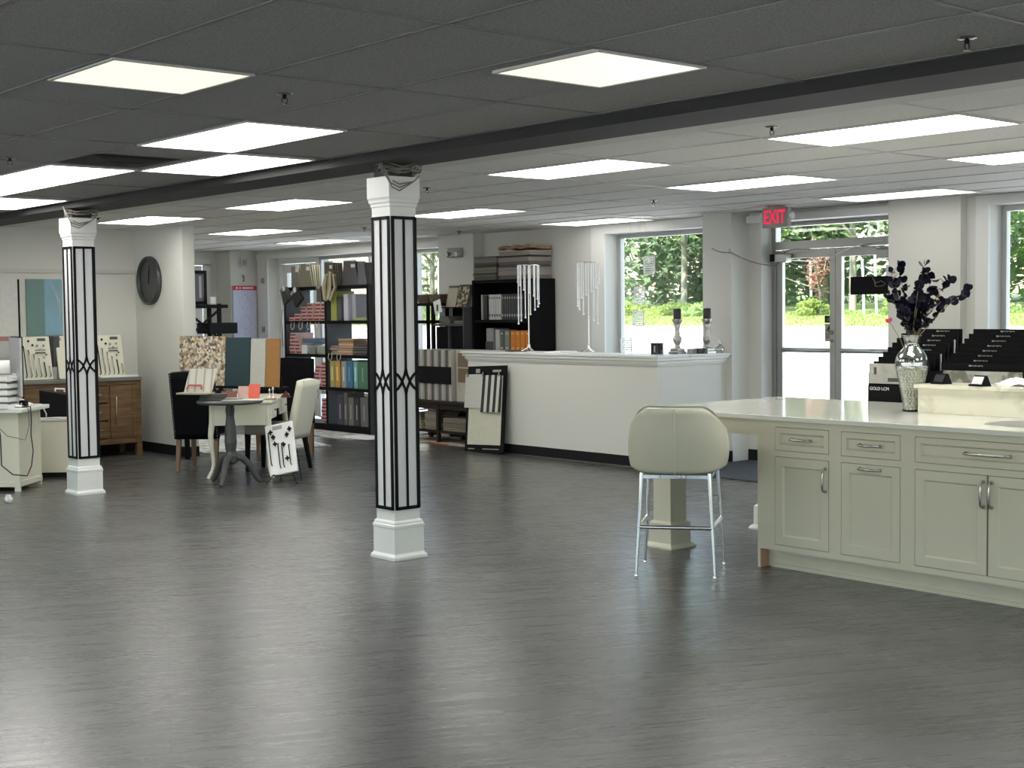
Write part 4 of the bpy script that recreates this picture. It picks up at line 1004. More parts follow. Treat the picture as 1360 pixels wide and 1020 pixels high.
# swatch bundles on top
def bundle(y,w,h,z,col,label,lean=0,n=5,tag=True,x=SX0+.02,group=None,rz=0.):
    t=thing('swatch_bundle',label,'fabric swatches',(x,y,z),0,group)
    for i in range(n):
        m=MB(); a=(i-(n-1)/2)*.05; m.T=Matrix.Rotation(lean,4,'X')@Matrix.Translation((.028*i,0,0))@Matrix.Rotation(a*.6,4,'Y')
        c=tuple(v*(1+.25*((i*7)%3-1)) for v in col)
        m.prism([(-w/2,0),(w/2,0),(w*.36,h),(-w*.36,h)],'x',0,.018); obj('swatch',m,C(c),t)
    m=MB(); m.T=Matrix.Rotation(lean,4,'X'); m.box(-.012,-.002,-w*.38,w*.38,h*.86,h*1.05); obj('header_strip',m,C((.3,.29,.27)),t)
    if tag:
        m=MB(); m.T=Matrix.Rotation(lean,4,'X'); m.box(-.016,-.012,-w*.36,-w*.1,h*.74,h*1.08); obj('tag',m,'paper',t)
    return t
ZT=1.896
bundle(15.92,.22,.27,ZT,(.27,.25,.2),'grey-beige swatch bundle standing at the left on top of the cube shelving')
bundle(15.66,.3,.29,ZT,(.33,.31,.22),'olive-beige swatch bundle, second on top of the cube shelving')
bundle(15.1,.25,.3,ZT,(.16,.14,.11),'dark patterned swatch bundle with white tag beside the gold tassels')
bundle(14.62,.36,.3,ZT,(.13,.125,.13),'wide dark grey swatch bundle on top right of the cube shelving')
bundle(14.36,.2,.28,ZT,(.2,.2,.22),'narrow grey swatch bundle at the right end on top of the cube shelving',tag=False)
bundle(16.02,.17,.2,1.70,(.05,.05,.045),'small dark swatch hanging tilted at the left front of the cube shelving',lean=-.45,n=2,x=SX0-.07)
bundle(15.72,.2,.2,1.68,(.02,.02,.02),'small black swatch hanging tilted above the red packs',lean=-.6,n=2,x=SX0-.07)
bundle(15.22,.12,.2,1.69,(.12,.115,.12),'grey rounded swatch hanging at the divider of the cube shelving',n=2,tag=False,x=SX0-.07)
t=thing('tassel_cords','bunch of gold tassel cords hanging over the top of the cube shelving','tassels',(SX0-.05,14.98,ZT+.1))
for i in range(8):
    y=rnd.uniform(-.2,.2); m=MB(); m.tube([(.03,y*.4,.04),(-.02,y*.7,.1*rnd.random()),(-.03,y,-.12),(-.02,y*.5+.04,-.25-.05*rnd.random())],.012,6,[.008,.012,.014,.02]); obj('cord',m,C([(.42,.36,.2),(.6,.55,.4),(.2,.16,.08)][i%3]),t)
# rugs
M['rugmarble']=ramp_mat('marbled_rug',[(.35,(.25,.25,.25)),(.48,(.5,.5,.49)),(.6,(.68,.68,.66))],scale=(3,1,1),tscale=5,rough=.9,bump=.3)
m=MB(); m.box(9.42,10.7,13.85,15.9,.0,.012); one('rug',m,'rugmarble','pale marbled rug under the front of the cube shelving','rug')
m=MB(); m.T=Matrix.Translation((8.3,14.6,0))@Matrix.Rotation(R(-12),4,'Z'); m.box(-.75,.75,-1,1,0,.012); one('rug',m,'rugmarble','pale marbled rug seen between the legs of the ivory desk','rug')
m=MB(); m.T=Matrix.Translation((9.62,13.93,.013)); m.box(-.16,.16,-.3,.3,0,.012); one('rug',m,'paper','small white mat on the floor behind the near column','rug')
M['rugstripe']=ramp_mat('striped_rug',[(0,(.4,.34,.26)),(.4,(.42,.36,.28)),(.42,(.36,.09,.05)),(.66,(.38,.1,.06)),(.68,(.42,.4,.38)),(1,(.45,.42,.38))],scale=(1.2,.12,1),rot=(0,0,R(35)),kind='wave',tscale=.9,detail=.3,rough=.9)
m=MB(); m.box(9.82,10.75,12.15,13.75,0,.012); one('rug',m,'rugstripe','beige and rust striped rug under the dark wooden bench','rug')

# ------------------------------------------------------------------ black bookcase behind the reception counter
bc=thing('bookcase','tall black bookcase behind the reception counter with binders','bookcase',(10.78,12.46,0))
m=MB(bc); m.box(10.58,10.975,11.93,11.965,0,1.92); obj('side_panel',m,'blackwood',bc)
m=MB(bc); m.box(10.58,10.975,12.955,12.99,0,1.92); obj('side_panel',m,'blackwood',bc)
m=MB(bc); m.box(10.96,10.97,11.965,12.955,0,1.9); obj('back_panel',m,'blackwood',bc)
for z in (.1,.65,1.045,1.425,1.90):
    m=MB(bc); m.box(10.585,10.96,11.965,12.955,z-.018,z+.018); obj('shelf',m,'blackwood',bc)
def binder(y0,y1,z,h,c,lb,group=None,lab=None,x=10.62):
    t=thing('binder',lb,'binder',(x+.14,(y0+y1)/2,z),0,group); w_=(y1-y0)/2-.002
    m=MB(); m.box(-.14,.14,-w_,w_,0,h); obj('cover',m,C(c,.4),t,bevel=.003)
    if lab:
        m=MB(); m.box(-.1425,-.14,-w_*.6,w_*.6,h*.12,h*.22); m.box(-.1425,-.14,-w_*.5,w_*.5,h*.82,h*.9); obj('spine_label',m,C(lab),t)
binder(12.84,12.87,1.444,.3,(.4,.4,.38),'thin pale grey binder standing alone at the left of the upper bookcase shelf')
for k in range(2): binder(12.76+.035*k,12.79+.035*k,1.444,.29,(.03,.03,.035),'thin black binder next to the thin pale one on the upper shelf',group='thin black binders beside the pale one')
for k in range(5): binder(12.5+.045*k,12.543+.045*k,1.444,.3,(.55,.56,.55) if k!=2 else (.5,.5,.5),'white binder in the block of white binders on the upper bookcase shelf',group='white binders on the upper bookcase shelf',lab=(.1,.1,.12))
for k in range(9): binder(12.1+.043*k,12.14+.043*k,1.444,.3,(.035,.035,.04),'black binder with white spine marks on the upper bookcase shelf',group='black binders on the upper bookcase shelf',lab=(.35,.35,.35))
bx('box',10.64,10.9,12.66,12.82,1.064,1.18,C((.06,.065,.065)),'dark box at the left of the lower visible bookcase shelf','box')
bx('box',10.64,10.9,12.67,12.8,1.181,1.34,C((.3,.31,.31)),'grey box set on the dark box in the bookcase','box')
binder(12.62,12.65,1.064,.26,(.15,.15,.15),'narrow dark grey binder left of the white one on the lower shelf')
binder(12.53,12.61,1.064,.26,(.5,.5,.49),'wide white binder on the lower visible bookcase shelf')
binder(12.45,12.52,1.064,.25,(.12,.12,.12),'black binder with round white marks on the lower bookcase shelf',lab=(.5,.5,.5))
binder(12.35,12.44,1.064,.25,(.2,.22,.19),'grey-green binder beside the orange ones',lab=(.45,.45,.42))
for k in range(4): binder(11.985+.087*k,12.068+.087*k,1.064,.25,(.62,.2,.015),'bright orange binder on the lower visible bookcase shelf',group='orange binders in the bookcase',lab=(.7,.42,.2))
def folds(y0,y1,x0,x1,z,hs,cols,label,group):
    for i,h in enumerate(hs):
        c=cols[i%len(cols)]; q=rnd.uniform(-.012,.012)
        t=thing('folded_fabric',label,'folded fabric',((x0+x1)/2,(y0+y1)/2+q,z),0,group)
        hx,hy=(x1-x0)/2,(y1-y0)/2; n=3 if h>.03 else 2
        for j in range(n):
            m=MB(); zz=h*j/n; m.box(-hx+rnd.uniform(0,.01),hx,-hy+rnd.uniform(0,.012),hy-rnd.uniform(0,.012),zz,zz+h/n-.0015); obj('fold',m,C(c,.9),t,bevel=h/n*.4)
        z+=h
folds(12.58,13.02,10.62,10.94,1.921,[.045,.02,.018,.07,.035,.02,.045,.03],[(.14,.135,.12),(.2,.19,.17),(.07,.065,.05),(.25,.24,.19),(.09,.08,.06),(.15,.14,.12),(.28,.27,.24),(.2,.19,.17)],'grey folded fabric in the left stack on top of the bookcase','left fabric stack on the bookcase')
folds(11.97,12.54,10.61,10.96,1.921,[.045,.05,.045,.03,.035,.05,.02,.055],[(.2,.19,.18),(.42,.37,.34),(.36,.32,.31),(.12,.1,.1),(.2,.17,.16),(.38,.34,.3),(.06,.05,.05),(.4,.36,.32)],'taupe folded fabric in the right stack on top of the bookcase','right fabric stack on the bookcase')
m=MB(); m.grid(lambda u,v:(10.62+.34*u,11.97+.57*v,2.256+.035+.012*math.sin(v*17)*math.sin(u*5+1)),8,22); one('fur_sample',m,ramp_mat('rust_fleece',[(.3,(.28,.15,.09)),(.7,(.46,.3,.2))],tscale=40,rough=1,bump=.8),'rusty brown woolly sample on top of the right fabric stack','rug sample',solid=.03)
# ------------------------------------------------------------------ low black shelf with baskets, left of the bookcase
ls=thing('shelf_table','low black shelf unit with open left half under the pilaster','shelf unit',(10.6,13.5,0))
for y in (14.0,13.72,13.62):
    m=MB(ls); m.box(10.45,10.48,y-.02,y+.02,0,1.62); obj('upright',m,'blackwood',ls)
    if y>13.7:
        m=MB(ls); m.box(10.75,10.78,y-.02,y+.02,0,1.62); obj('upright',m,'blackwood',ls)
m=MB(ls); m.box(10.45,10.78,13.61,14.02,1.62,1.655); obj('top',m,'blackwood',ls)
m=MB(ls); m.box(10.45,10.78,13.61,14.02,1.40,1.44); obj('shelf',m,'blackwood',ls)
m=MB(ls); m.box(10.45,10.78,13.0,13.60,1.37,1.395); obj('shelf',m,'shelfback',ls)
m=MB(ls); m.box(10.76,10.78,13.0,13.60,0,1.6); obj('back_panel',m,'blackwood',ls)
for y in (13.02,13.31): 
    m=MB(ls); m.box(10.46,10.76,y-.008,y+.008,0,1.6 if y<13.1 else 1.37); obj('divider',m,'shelfback',ls)
m=MB(ls); m.box(10.5,10.515,13.03,13.6,.1,1.36); obj('cabinet_front',m,'blackwood',ls)
M['basket']=ramp_mat('woven_brown',[(.3,(.06,.045,.03)),(.6,(.15,.115,.08)),(1,(.3,.26,.2))],scale=(1,1,4),tscale=22,rough=.9,bump=.6)
for (y,lb) in ((13.86,'low brown woven basket at the left end of the shelf unit'),(13.62,'brown woven basket beside the pattern card on the shelf unit')):
    t=thing('basket',lb,'basket',(10.6,y,1.656)); m=MB(); m.frustum((0,0),0,.1,.2,.24,.2,.23); obj('body',m,'basket',t); m=MB(); m.tube([(-.12,-.115,.1),(.12,-.115,.1),(.12,.115,.1),(-.12,.115,.1)],.008,6,closed=True); obj('rim',m,'basket',t)
def leanbook(y,w_,h,z,c,lb,pat=None,x=10.5):
    t=thing('sample_book',lb,'sample book',(x,y,z)); 
    m=MB(); m.T=Matrix.Rotation(R(14),4,'Y'); m.box(0,.05,-w_/2,w_/2,0,h); obj('pages',m,C((.1,.09,.075)),t)
    m=MB(); m.T=Matrix.Rotation(R(14),4,'Y'); m.box(-.004,0,-w_/2,w_/2,0,h*.9); obj('cover',m,pat or C(c),t)
    m=MB(); m.T=Matrix.Rotation(R(14),4,'Y'); m.box(-.008,-.004,-w_/2,w_/2,h*.9,h); obj('header',m,C((.07,.06,.05)),t)
leanbook(13.31,.19,.27,1.6,(.42,.38,.3),'beige sample book leaning on the shelf unit, left of the maze-patterned one',x=10.5)
M['maze']=ramp_mat('maze_pattern',[(0,(.07,.06,.045)),(.5,(.07,.06,.045)),(.51,(.42,.37,.25)),(1,(.42,.37,.25))],scale=(32,32,32),kind='vor',tscale=1,rough=.8,interp='CONSTANT')
leanbook(13.1,.2,.28,1.6,(.4,.36,.26),'sample book with tan maze pattern leaning beside the bookcase',M['maze'],x=10.5)
m=MB(); m.T=Matrix.Translation((10.4,13.42,1.53))@Matrix.Rotation(R(-14),4,'X'); m.box(-.004,.004,-.07,.07,0,.16); c=one('pattern_card',m,'paper','white card with dark figure hanging tilted from the shelf unit','card')
m=MB(); m.box(-.006,-.0045,-.018,.018,.04,.12); obj('print',m,'darkgrey',c)
bx('bookcase_top_plate',10.44,10.77,13.03,13.6,1.59,1.602,'blackwood','black top board of the right half of the low shelf unit','board')
for k in range(4): bx('folder',10.5,10.74,13.33+.01*k,13.55-.02*(k%2),1.396+.024*k,1.418+.024*k,C((.16,.16,.155)),'grey folder in the pile on the shelf unit','folder','grey folders on the shelf unit')
for k in range(2): bx('folder',10.5,10.74,13.05,13.25,1.396+.02*k,1.414+.02*k,C((.14,.14,.14)),'grey folder in the short pile nearest the bookcase','folder','short folder pile by the bookcase')
t=thing('floor_easel','thin black A-shaped easel standing before the window right of the near column','easel',(10.5,14.15,0))
for s in (-.09,.06):
    m=MB(); m.tube([(0,s,0),(0,.0,1.36)],.016,6); obj('leg',m,'blackmetal',t)
# ------------------------------------------------------------------ dark bench with carpet sample boards and folded rugs
bn=thing('bench','dark brown wooden bench carrying upright carpet sample boards','bench',(10.1,12.8,0))
M['darkwood']=mat('dark_brown_wood',(.02,.014,.011),.5,spec=.2)
m=MB(bn); m.box(9.88,10.32,12.16,13.5,.46,.5); obj('seat_board',m,'darkwood',bn,bevel=.006)
m=MB(bn); m.box(9.9,10.3,12.2,13.46,.12,.15); obj('lower_shelf',m,'darkwood',bn)
for x in (9.91,10.28):
    for y in (12.2,12.82,13.45):
        m=MB(bn); m.box(x-.02,x+.02,y-.022,y+.022,.012,.46); obj('leg',m,'darkwood',bn)
m=MB(bn); m.box(9.9,9.915,12.2,13.46,.40,.46); obj('apron',m,'darkwood',bn)
for k in range(22):
    y=12.62+k*.0275; g=[(.5,.48,.45),(.2,.19,.17),(.36,.34,.31),(.56,.54,.5),(.13,.12,.11)][(k*3)%5]
    bx('sample_board',9.95,10.25,y,y+.019,.501,1.10-.006*(k%3),C(g,.9),'thin upright carpet sample board in the row on the dark bench','sample board','upright carpet sample boards on the bench',.002)
bx('strap_band',9.93,9.948,12.615,13.225,.70,.90,'black','wide black band across the middle of the carpet sample boards','band',None,.002)
bx('side_board',9.95,10.25,13.25,13.42,.501,1.09,C((.5,.51,.52)),'white upright board at the left end of the carpet samples','board')
t=thing('sample_board','cream board with brown carpet squares at the right end of the samples','sample board',(10.02,12.42,.501))
m=MB(); m.box(-.02,.2,-.17,.17,0,.6); obj('board',m,C((.5,.47,.42)),t)
for (y0,y1,z0,z1,c) in ((-.165,.13,.4,.56,(.2,.155,.1)),(-.165,.13,.22,.385,(.19,.145,.09)),(-.165,.0,.04,.19,(.06,.04,.035))):
    m=MB(); m.box(-.025,-.02,y0,y1,z0,z1); obj('carpet_square',m,C(c,.95),t)
folds(13.18,13.44,9.92,10.26,.151,[.05,.05,.045,.04],[(.33,.32,.22),(.36,.35,.24),(.25,.23,.18),(.15,.15,.14)],'pale yellow-green folded rug at the left under the bench','left folded rugs under the bench')
folds(12.86,13.12,9.92,10.26,.151,[.045,.045,.045,.045,.04],[(.24,.2,.16),(.3,.26,.21)],'beige folded rug in the middle under the bench','middle folded rugs under the bench')
folds(12.24,12.76,9.92,10.26,.151,[.05,.05,.05],[(.26,.22,.17),(.2,.17,.13)],'brown folded rug at the right under the bench','right folded rugs under the bench')
m=MB(); m.grid(lambda u,v:(9.93+.25*u,12.9+.5*v,.385+.03*math.sin(u*3)*math.sin(v*5)),6,8); one('plastic_bag',m,'paper','white crumpled paper lying on the folded rugs under the bench','paper',solid=.004)
# ------------------------------------------------------------------ display board leaning on the counter
lb_=thing('display_board','black display board with cream and patterned wallpaper swatches, leaning on the reception counter','display board',(9.55,11.56,0.004),0)
Tm=Matrix.Rotation(R(6.2),4,'Y')@Matrix.Rotation(R(-2.5),4,'X')
def lbx(nm,y0,y1,z0,z1,x0,x1,mt,par=lb_):
    m=MB(); m.T=Tm; m.box(x0,x1,y0,y1,z0,z1); return obj(nm,m,mt,par)
lbx('board',-.33,.33,0,.95,0,.012,'black')
lbx('cream_sheet',-.275,.285,.085,.84,-.004,0,C((.6,.59,.48)))
M['floral']=ramp_mat('grey_floral',[(0,(.55,.54,.5)),(.44,(.58,.57,.53)),(.5,(.3,.3,.28)),(.55,(.58,.57,.53)),(1,(.55,.54,.5))],kind='wave',tscale=7,detail=9,rough=.8)
M['ikat']=ramp_mat('ikat_stripes',[(0,(.6,.59,.56)),(.45,(.6,.59,.56)),(.5,(.03,.03,.03)),(1,(.03,.03,.03))],scale=(1,1,.05),rot=(0,0,R(90)),kind='wave',tscale=3.2,detail=1.5,rough=.8,interp='CONSTANT')
lbx('floral_swatch',.02,.345,.49,.86,-.02,-.006,'floral'); lbx('striped_swatch',-.275,.06,.44,.845,-.03,-.021,'ikat')
lbx('header_logo',.12,.19,-.0+.875,.92,-.002,0,'exitface'); lbx('header_logo',-.24,-.1,.88,.905,-.002,0,'exitface'); lbx('footer_text',-.25,.02,.035,.045,-.002,0,'exitface'); lbx('footer_text',.16,.27,.035,.045,-.002,0,'exitface')
for y in (.3,.03,-.24): lbx('clip',y-.012,y+.012,.83,.88,-.034,-.002,'nickel')

# ------------------------------------------------------------------ ivory desk group
A=R(50.7); ux,uy=math.cos(A),math.sin(A)
dk=thing('desk','ivory writing desk with curved cabriole legs and a small drawer','desk',(6.86,11.90,0),A)
L2,W2=.6,.31
m=MB(); m.box(-L2,L2,-W2,W2,.705,.73); obj('top',m,'ivory',dk,bevel=.006)
m=MB(); m.box(-L2+.03,-L2+.045,-W2+.05,W2-.05,.50,.704); m.box(L2-.045,L2-.03,-W2+.05,W2-.05,.50,.704); m.box(-L2+.06,L2-.06,W2-.045,W2-.03,.50,.704); obj('apron',m,'ivory',dk)
m=MB(); m.box(-L2+.06,-.12,-W2+.03,-W2+.045,.55,.704); m.box(.12,L2-.06,-W2+.03,-W2+.045,.55,.704); m.box(-.12,.12,-W2+.035,-W2+.045,.62,.704); obj('front_rail',m,'ivory',dk)
for s in (-1,1):
    m=MB(); m.box(s*.36-.17,s*.36+.17,-W2+.018,-W2+.03,.575,.69); d=obj('drawer',m,'ivory',dk,bevel=.003)
    m=MB(); m.sphere((s*.36,-W2+.006,.632),.012,10,6); obj('knob',m,'nickel',d)
for sx in (-1,1):
    for sy in (-1,1):
        m=MB(); x,y=sx*(L2-.05),sy*(W2-.05); d=.045
        pts=[(x,y,.704),(x,y,.5),(x+sx*d*.5,y+sy*d*.5,.42),(x+sx*d*.2,y+sy*d*.2,.25),(x-sx*.01,y-sy*.01,.12),(x+sx*.03,y+sy*.03,.03),(x+sx*.045,y+sy*.045,.0)]
        m.tube(pts,.03,4,[.045,.045,.042,.03,.022,.024,.03]); obj('leg',m,'ivory',dk,subd=1)
def chair(name,label,x,y,rz,fab,legm,bh=.98,sw=.47,nails=True,skirt=.0,back_lean=.13,arms=False):
    t=thing('chair',label,'chair',(x,y,0),rz)
    m=MB(); m.box(-.22,.24,-sw/2,sw/2,.36,.47); obj('seat',m,fab if fab!='creamfab' else 'taupefab',t,bevel=.025)
    m=MB(); z0=.33
    def bf(u,v):
        yy=(u-.5)*sw*1.0; z=z0+(bh-z0)*v; x_=-.235-back_lean*v-.015*math.cos((u-.5)*PI)
        return (x_,yy,z+(.015*math.cos((u-.5)*PI) if v>.9 else 0))
    m.grid(bf,10,10); obj('backrest',m,fab,t,solid=.075,bevel=0)
    if nails:
        m=MB()
        for s in (-1,1):
            for k in range(26):
                v=k/25; p=bf(0 if s<0 else 1,v); m.sphere((p[0]-.034,p[1]-s*.008,p[2]),.0075,6,4)
        obj('nail_trim',m,'nail',t)
    for lx,ly,sl in ((-.22,sw/2-.03,-.07),(-.22,-sw/2+.03,-.07),(.21,sw/2-.03,0.01),(.21,-sw/2+.03,.01)):
        m=MB(); m.tube([(lx,ly,.38),(lx+sl,ly,0)],.03,4,[.033,.021]); obj('leg',m,legm,t)
    return t
# black nailhead chair at the left, facing the desk
chair('chair','black leather chair with silver nailhead trim and brown legs, left of the desk',6.655,12.43,R(44),'blackfab','brownleg',.98,.44)
chair('chair','black leather chair behind the desk at its far end, only the back showing',7.92,12.98,R(-125),'blackfab','brownleg',1.04,.62,nails=False,back_lean=.06)
wc=chair('chair','cream crocodile-textured chair with black legs, right of the desk',7.11,11.84,R(125),'creamfab','blackwood',.885,.43)
m=MB(); m.box(-.375,-.366,-.02,.02,.70,.78); obj('tag',m,'darkgrey',wc)
m=MB(); m.tube([(-.385,-.17,.80),(-.395,-.17,.74),(-.39,-.165,.70)],.006,6); obj('hook',m,'nickel',wc)
# grey pedestal table
pt=thing('pedestal_table','round grey painted pedestal table with three curved feet in front of the desk','side table',(6.22,11.14,0),R(20))
m=MB(); m.lathe([(.0,.735),(.28,.735),(.295,.745),(.298,.755),(.29,.764),(0,.764)],36); obj('top',m,'greypaint',pt)
m=MB(); m.lathe([(.05,.735),(.035,.72),(.042,.68),(.036,.62),(.05,.5),(.056,.38),(.045,.3),(.06,.26),(.06,.2),(.03,.18)],8,smooth=False); obj('column',m,'greypaint',pt)
for k in range(3):
    a=k*2*PI/3+R(200); m=MB(); c,s=math.cos(a),math.sin(a)
    m.tube([(.03*c,.03*s,.25),(.10*c,.10*s,.235),(.165*c,.165*s,.17),(.205*c,.205*s,.09),(.24*c,.24*s,.03),(.27*c,.27*s,.014)],.028,6,[.032,.034,.03,.026,.022,.016]); obj('foot',m,'greypaint',pt)
TZ2=.765
def flat(nm,cx,cy,z,w_,d_,h,rz,mt,lb,cat='sample',group=None,tilt=0):
    m=MB(); m.T=Matrix.Rotation(rz,4,'Z')@Matrix.Rotation(tilt,4,'X'); m.box(-w_/2,w_/2,-d_/2,d_/2,0,h); o=one(nm,m,mt,lb,cat,group,.002,rebase=False); o.location=(cx,cy,z); return o
VD=R(-40.8) # across the view
flat('sample_tile',6.32,11.07,TZ2,.36,.22,.006,VD,C((.6,.59,.55)),'thin pale stone sample lying on the pedestal table edge','sample')
flat('sample_tile',6.20,11.24,TZ2+.0,.3,.18,.006,VD,C((.12,.11,.1)),'dark wood-look sample lying on the pedestal table','sample')
flat('sample_tile',6.24,11.2,TZ2+.008,.26,.1,.012,VD,C((.33,.32,.3)),'grey plank sample stacked on the dark sample on the pedestal table','sample')
# open sample folder standing on the left side
t=thing('sample_folder','open sample folder with cream and taupe panels and a red handle on the pedestal table','sample folder',(6.05,11.40,.835),R(-40.8))
M['woodlook']=ramp_mat('taupe_panels',[(0,(.58,.56,.48)),(.38,(.6,.58,.5)),(.4,(.33,.3,.25)),(.66,(.36,.33,.28)),(.68,(.55,.53,.46)),(1,(.6,.58,.52))],scale=(.9,.01,.01),kind='wave',tscale=2.2,detail=.2,rough=.6,interp='LINEAR')
m=MB(); m.T=Matrix.Rotation(R(-20),4,'Z'); m.prism([(0,0),(.015,.002),(.12,.21),(.105,.212)],'x',-.16,.13); obj('lid',m,'woodlook',t)
m=MB(); m.T=Matrix.Rotation(R(-20),4,'Z'); m.box(-.13,.17,-.17,0,-.01,.004); obj('tray',m,C((.4,.37,.28)),t)
m=MB(); m.T=Matrix.Rotation(R(-20),4,'Z'); m.tube([(-.12,-.012,.03),(-.11,.01,.065),(.02,.01,.065),(.035,-.012,.03)],.009,6); obj('handle',m,C((.5,.12,.1)),t)
for k in range(4): flat('sample_tile',6.12+.004*k,11.27,.772+.013*k,.22,.14,.012,VD,C((.05,.045,.04)) if k%2 else C((.1,.095,.09)),'dark sample tile in the stack under the open sample folder','sample','dark tiles under the open sample folder')
# swatches on the desk's near end
def stand_sw(cx,cy,z,w_,h,rz,c,lb):
    m=MB(); m.T=Matrix.Rotation(rz,4,'Z')@Matrix.Rotation(R(-18),4,'X'); m.box(-w_/2,w_/2,-.006,.006,0,h); o=one('colour_swatch',m,C(c),lb,'swatch',None,.002,rebase=False); o.location=(cx,cy,z)
stand_sw(6.50,11.66,.733,.15,.085,VD,(.25,.09,.08),'dull brown-red swatch standing lowest of the swatches on the desk')
stand_sw(6.62,11.60,.733,.1,.13,VD,(.6,.4,.33),'pale pink swatch standing beside the coral one on the desk')
stand_sw(6.70,11.54,.733,.11,.15,VD-.1,(.75,.14,.09),'bright coral red swatch standing on the desk')
for i,(cx,cy,w_,d_,c,lb) in enumerate(((6.58,11.45,.28,.08,(.45,.43,.4),'grey plank sample lying along the near edge of the desk'),(6.75,11.42,.2,.14,(.3,.2,.16),'brown wood sample lying at the near corner of the desk'))):
    flat('sample_tile',cx,cy,.7315,w_,d_,.012,VD,C(c),lb)
m=MB(); m.lathe([(.02,0),(.008,.012),(.006,.05),(.012,.07),(.004,.085)],12); o=one('faucet_sample',m,'chrome','small chrome finial standing on the desk, left of the two','finial'); o.location=(6.98,11.72,.731)
m=MB(); m.lathe([(.02,0),(.008,.014),(.006,.07),(.014,.085),(.004,.11)],12); o=one('faucet_sample',m,'chrome','taller chrome finial standing on the desk next to the small dark tent card','finial'); o.location=(6.96,11.62,.731)
m=MB(); m.prism([(-.05,0),(.05,0),(0,.06)],'y',-.02,.02); m.v=[tuple(v) for v in m.v]; o=one('tent_card',m,C((.1,.02,.02)),'small dark red tent card on the desk by the chrome finial','card'); o.location=(7.09,11.6,.731); o.rotation_euler=(0,0,VD)
# tall sample boards on a black stand behind the desk
bs=thing('display_stand','black stand holding four tall sample boards behind the desk','display stand',(7.0,12.95,0))
P0=Vector((6.93,13.45,0)); P1=Vector((7.36,12.12,0)); dv=(P1-P0); ln=dv.length; bs.location=P0.lerp(P1,.5); bs.rotation_euler=(0,0,math.atan2(dv.y,dv.x))
m=MB(); m.box(-ln/2,ln/2,-.05,.12,.775,.80); obj('ledge',m,'black',bs)
m=MB(); m.box(-ln/2,ln/2,.0,.02,.8,.9); obj('back_rail',m,'black',bs)
for sx in (-1,1):
    m=MB(); m.box(sx*(ln/2-.05)-.02,sx*(ln/2-.05)+.02,.0,.04,0,.775); obj('leg',m,'black',bs)
M['pebble']=ramp_mat('pebble_mosaic',[(0,(.12,.09,.06)),(.2,(.5,.32,.15)),(.4,(.62,.56,.46)),(.6,(.3,.26,.21)),(.8,(.7,.66,.58)),(1,(.4,.28,.17))],kind='vor',tscale=38,rough=.5,interp='CONSTANT')
bz=bs.rotation_euler[2]; ex=Vector((math.cos(bz),math.sin(bz),0)); nx=Vector((-math.sin(bz),math.cos(bz),0))
def tall(u0,u1,h,mt,lb,edge=True,k=0):
    t=thing('sample_board',lb,'sample board',bs.location+ex*((u0+u1)/2)+nx*(-.035)+Vector((0,0,.801)),bz)
    w_=(u1-u0)/2-.003
    m=MB(); m.T=Matrix.Rotation(R(-4),4,'X'); m.box(-w_,w_,-.006,.008,0,h); obj('face',m,mt,t)
    m=MB(); m.T=Matrix.Rotation(R(-4),4,'X'); m.box(-w_-.002,w_+.002,.008,.016,-.0,h+.004); obj('backing',m,C((.06,.06,.055)) if k==0 else mt,t)
H=ln/2
tall(-H,-H+.62*ln*.76,.515,M['pebble'],'square board of cream and brown pebble mosaic on the black stand')
tall(-H+.475*ln,-H+.715*ln,.50,C((.022,.05,.06),.5),'dark teal tall board next to the pebble mosaic board',k=1)
tall(-H+.72*ln,-H+.865*ln,.49,C((.5,.51,.47),.5),'pale grey-white tall board between the teal and tan ones',k=1)
tall(-H+.87*ln,-H+.995*ln,.49,C((.36,.18,.06),.5),'tan brown tall board, rightmost on the black stand',k=1)
# fixture display board on a wire easel
fz=R(-22)
fb=thing('fixture_board','white board with black cabinet pulls on a floor easel by the cream chair','display board',(6.585,10.825,0),R(-50))
Tt=Matrix.Translation((0,0,.085))@Matrix.Rotation(R(-24),4,'X')@Matrix.Rotation(R(-13),4,'Y')
def fbx(nm,x0,x1,z0,z1,y0,y1,mt): 
    m=MB(); m.T=Tt; m.box(x0,x1,y0,y1,z0,z1); return obj(nm,m,mt,fb)
bd=fbx('board',-.135,.135,0,.5,-.012,.012,'white'); bev(bd,.012,3)
fbx('name_plate',-.06,.03,.44,.475,-.014,-.012,'exitface')
for (x,z0,z1) in ((-.1,.1,.42),(-.02,.06,.3),(.015,.06,.3),(.08,.07,.27)):
    m=MB(); m.T=Tt; m.tube([(x,-.012,z0),(x,-.035,z0+.01),(x,-.035,z1-.01),(x,-.012,z1)],.005,6); obj('bar_pull',m,'blackmetal',fb)
for (x,z) in ((-.06,.37),(.07,.37),(.03,.28),(.05,.14),(-.05,.30),(-.08,.42),(.1,.42)):
    m=MB(); m.T=Tt; m.box(x-.018,x+.018,-.03,-.012,z-.006,z+.006); m.box(x-.005,x+.005,-.03,-.012,z-.022,z+.022); obj('knob',m,'blackmetal',fb)
ez=thing('wire_easel','black wire easel with curled feet under the white fixture board','easel',(6.585,10.825,0),R(-50))
for s in (-1,1):
    m=MB(); m.tube([(s*.1,.2,.0),(s*.085,.11,.3),(s*.08,.01,.09),(s*.1,-.03,.075),(s*.12,-.05,.03),(s*.15,-.06,.005),(s*.14,-.1,.012)],.004,6); obj('side_wire',m,'blackmetal',ez)
m=MB(); m.tube([(-.1,-.03,.075),(.1,-.03,.075)],.004,6); obj('cross_wire',m,'blackmetal',ez)

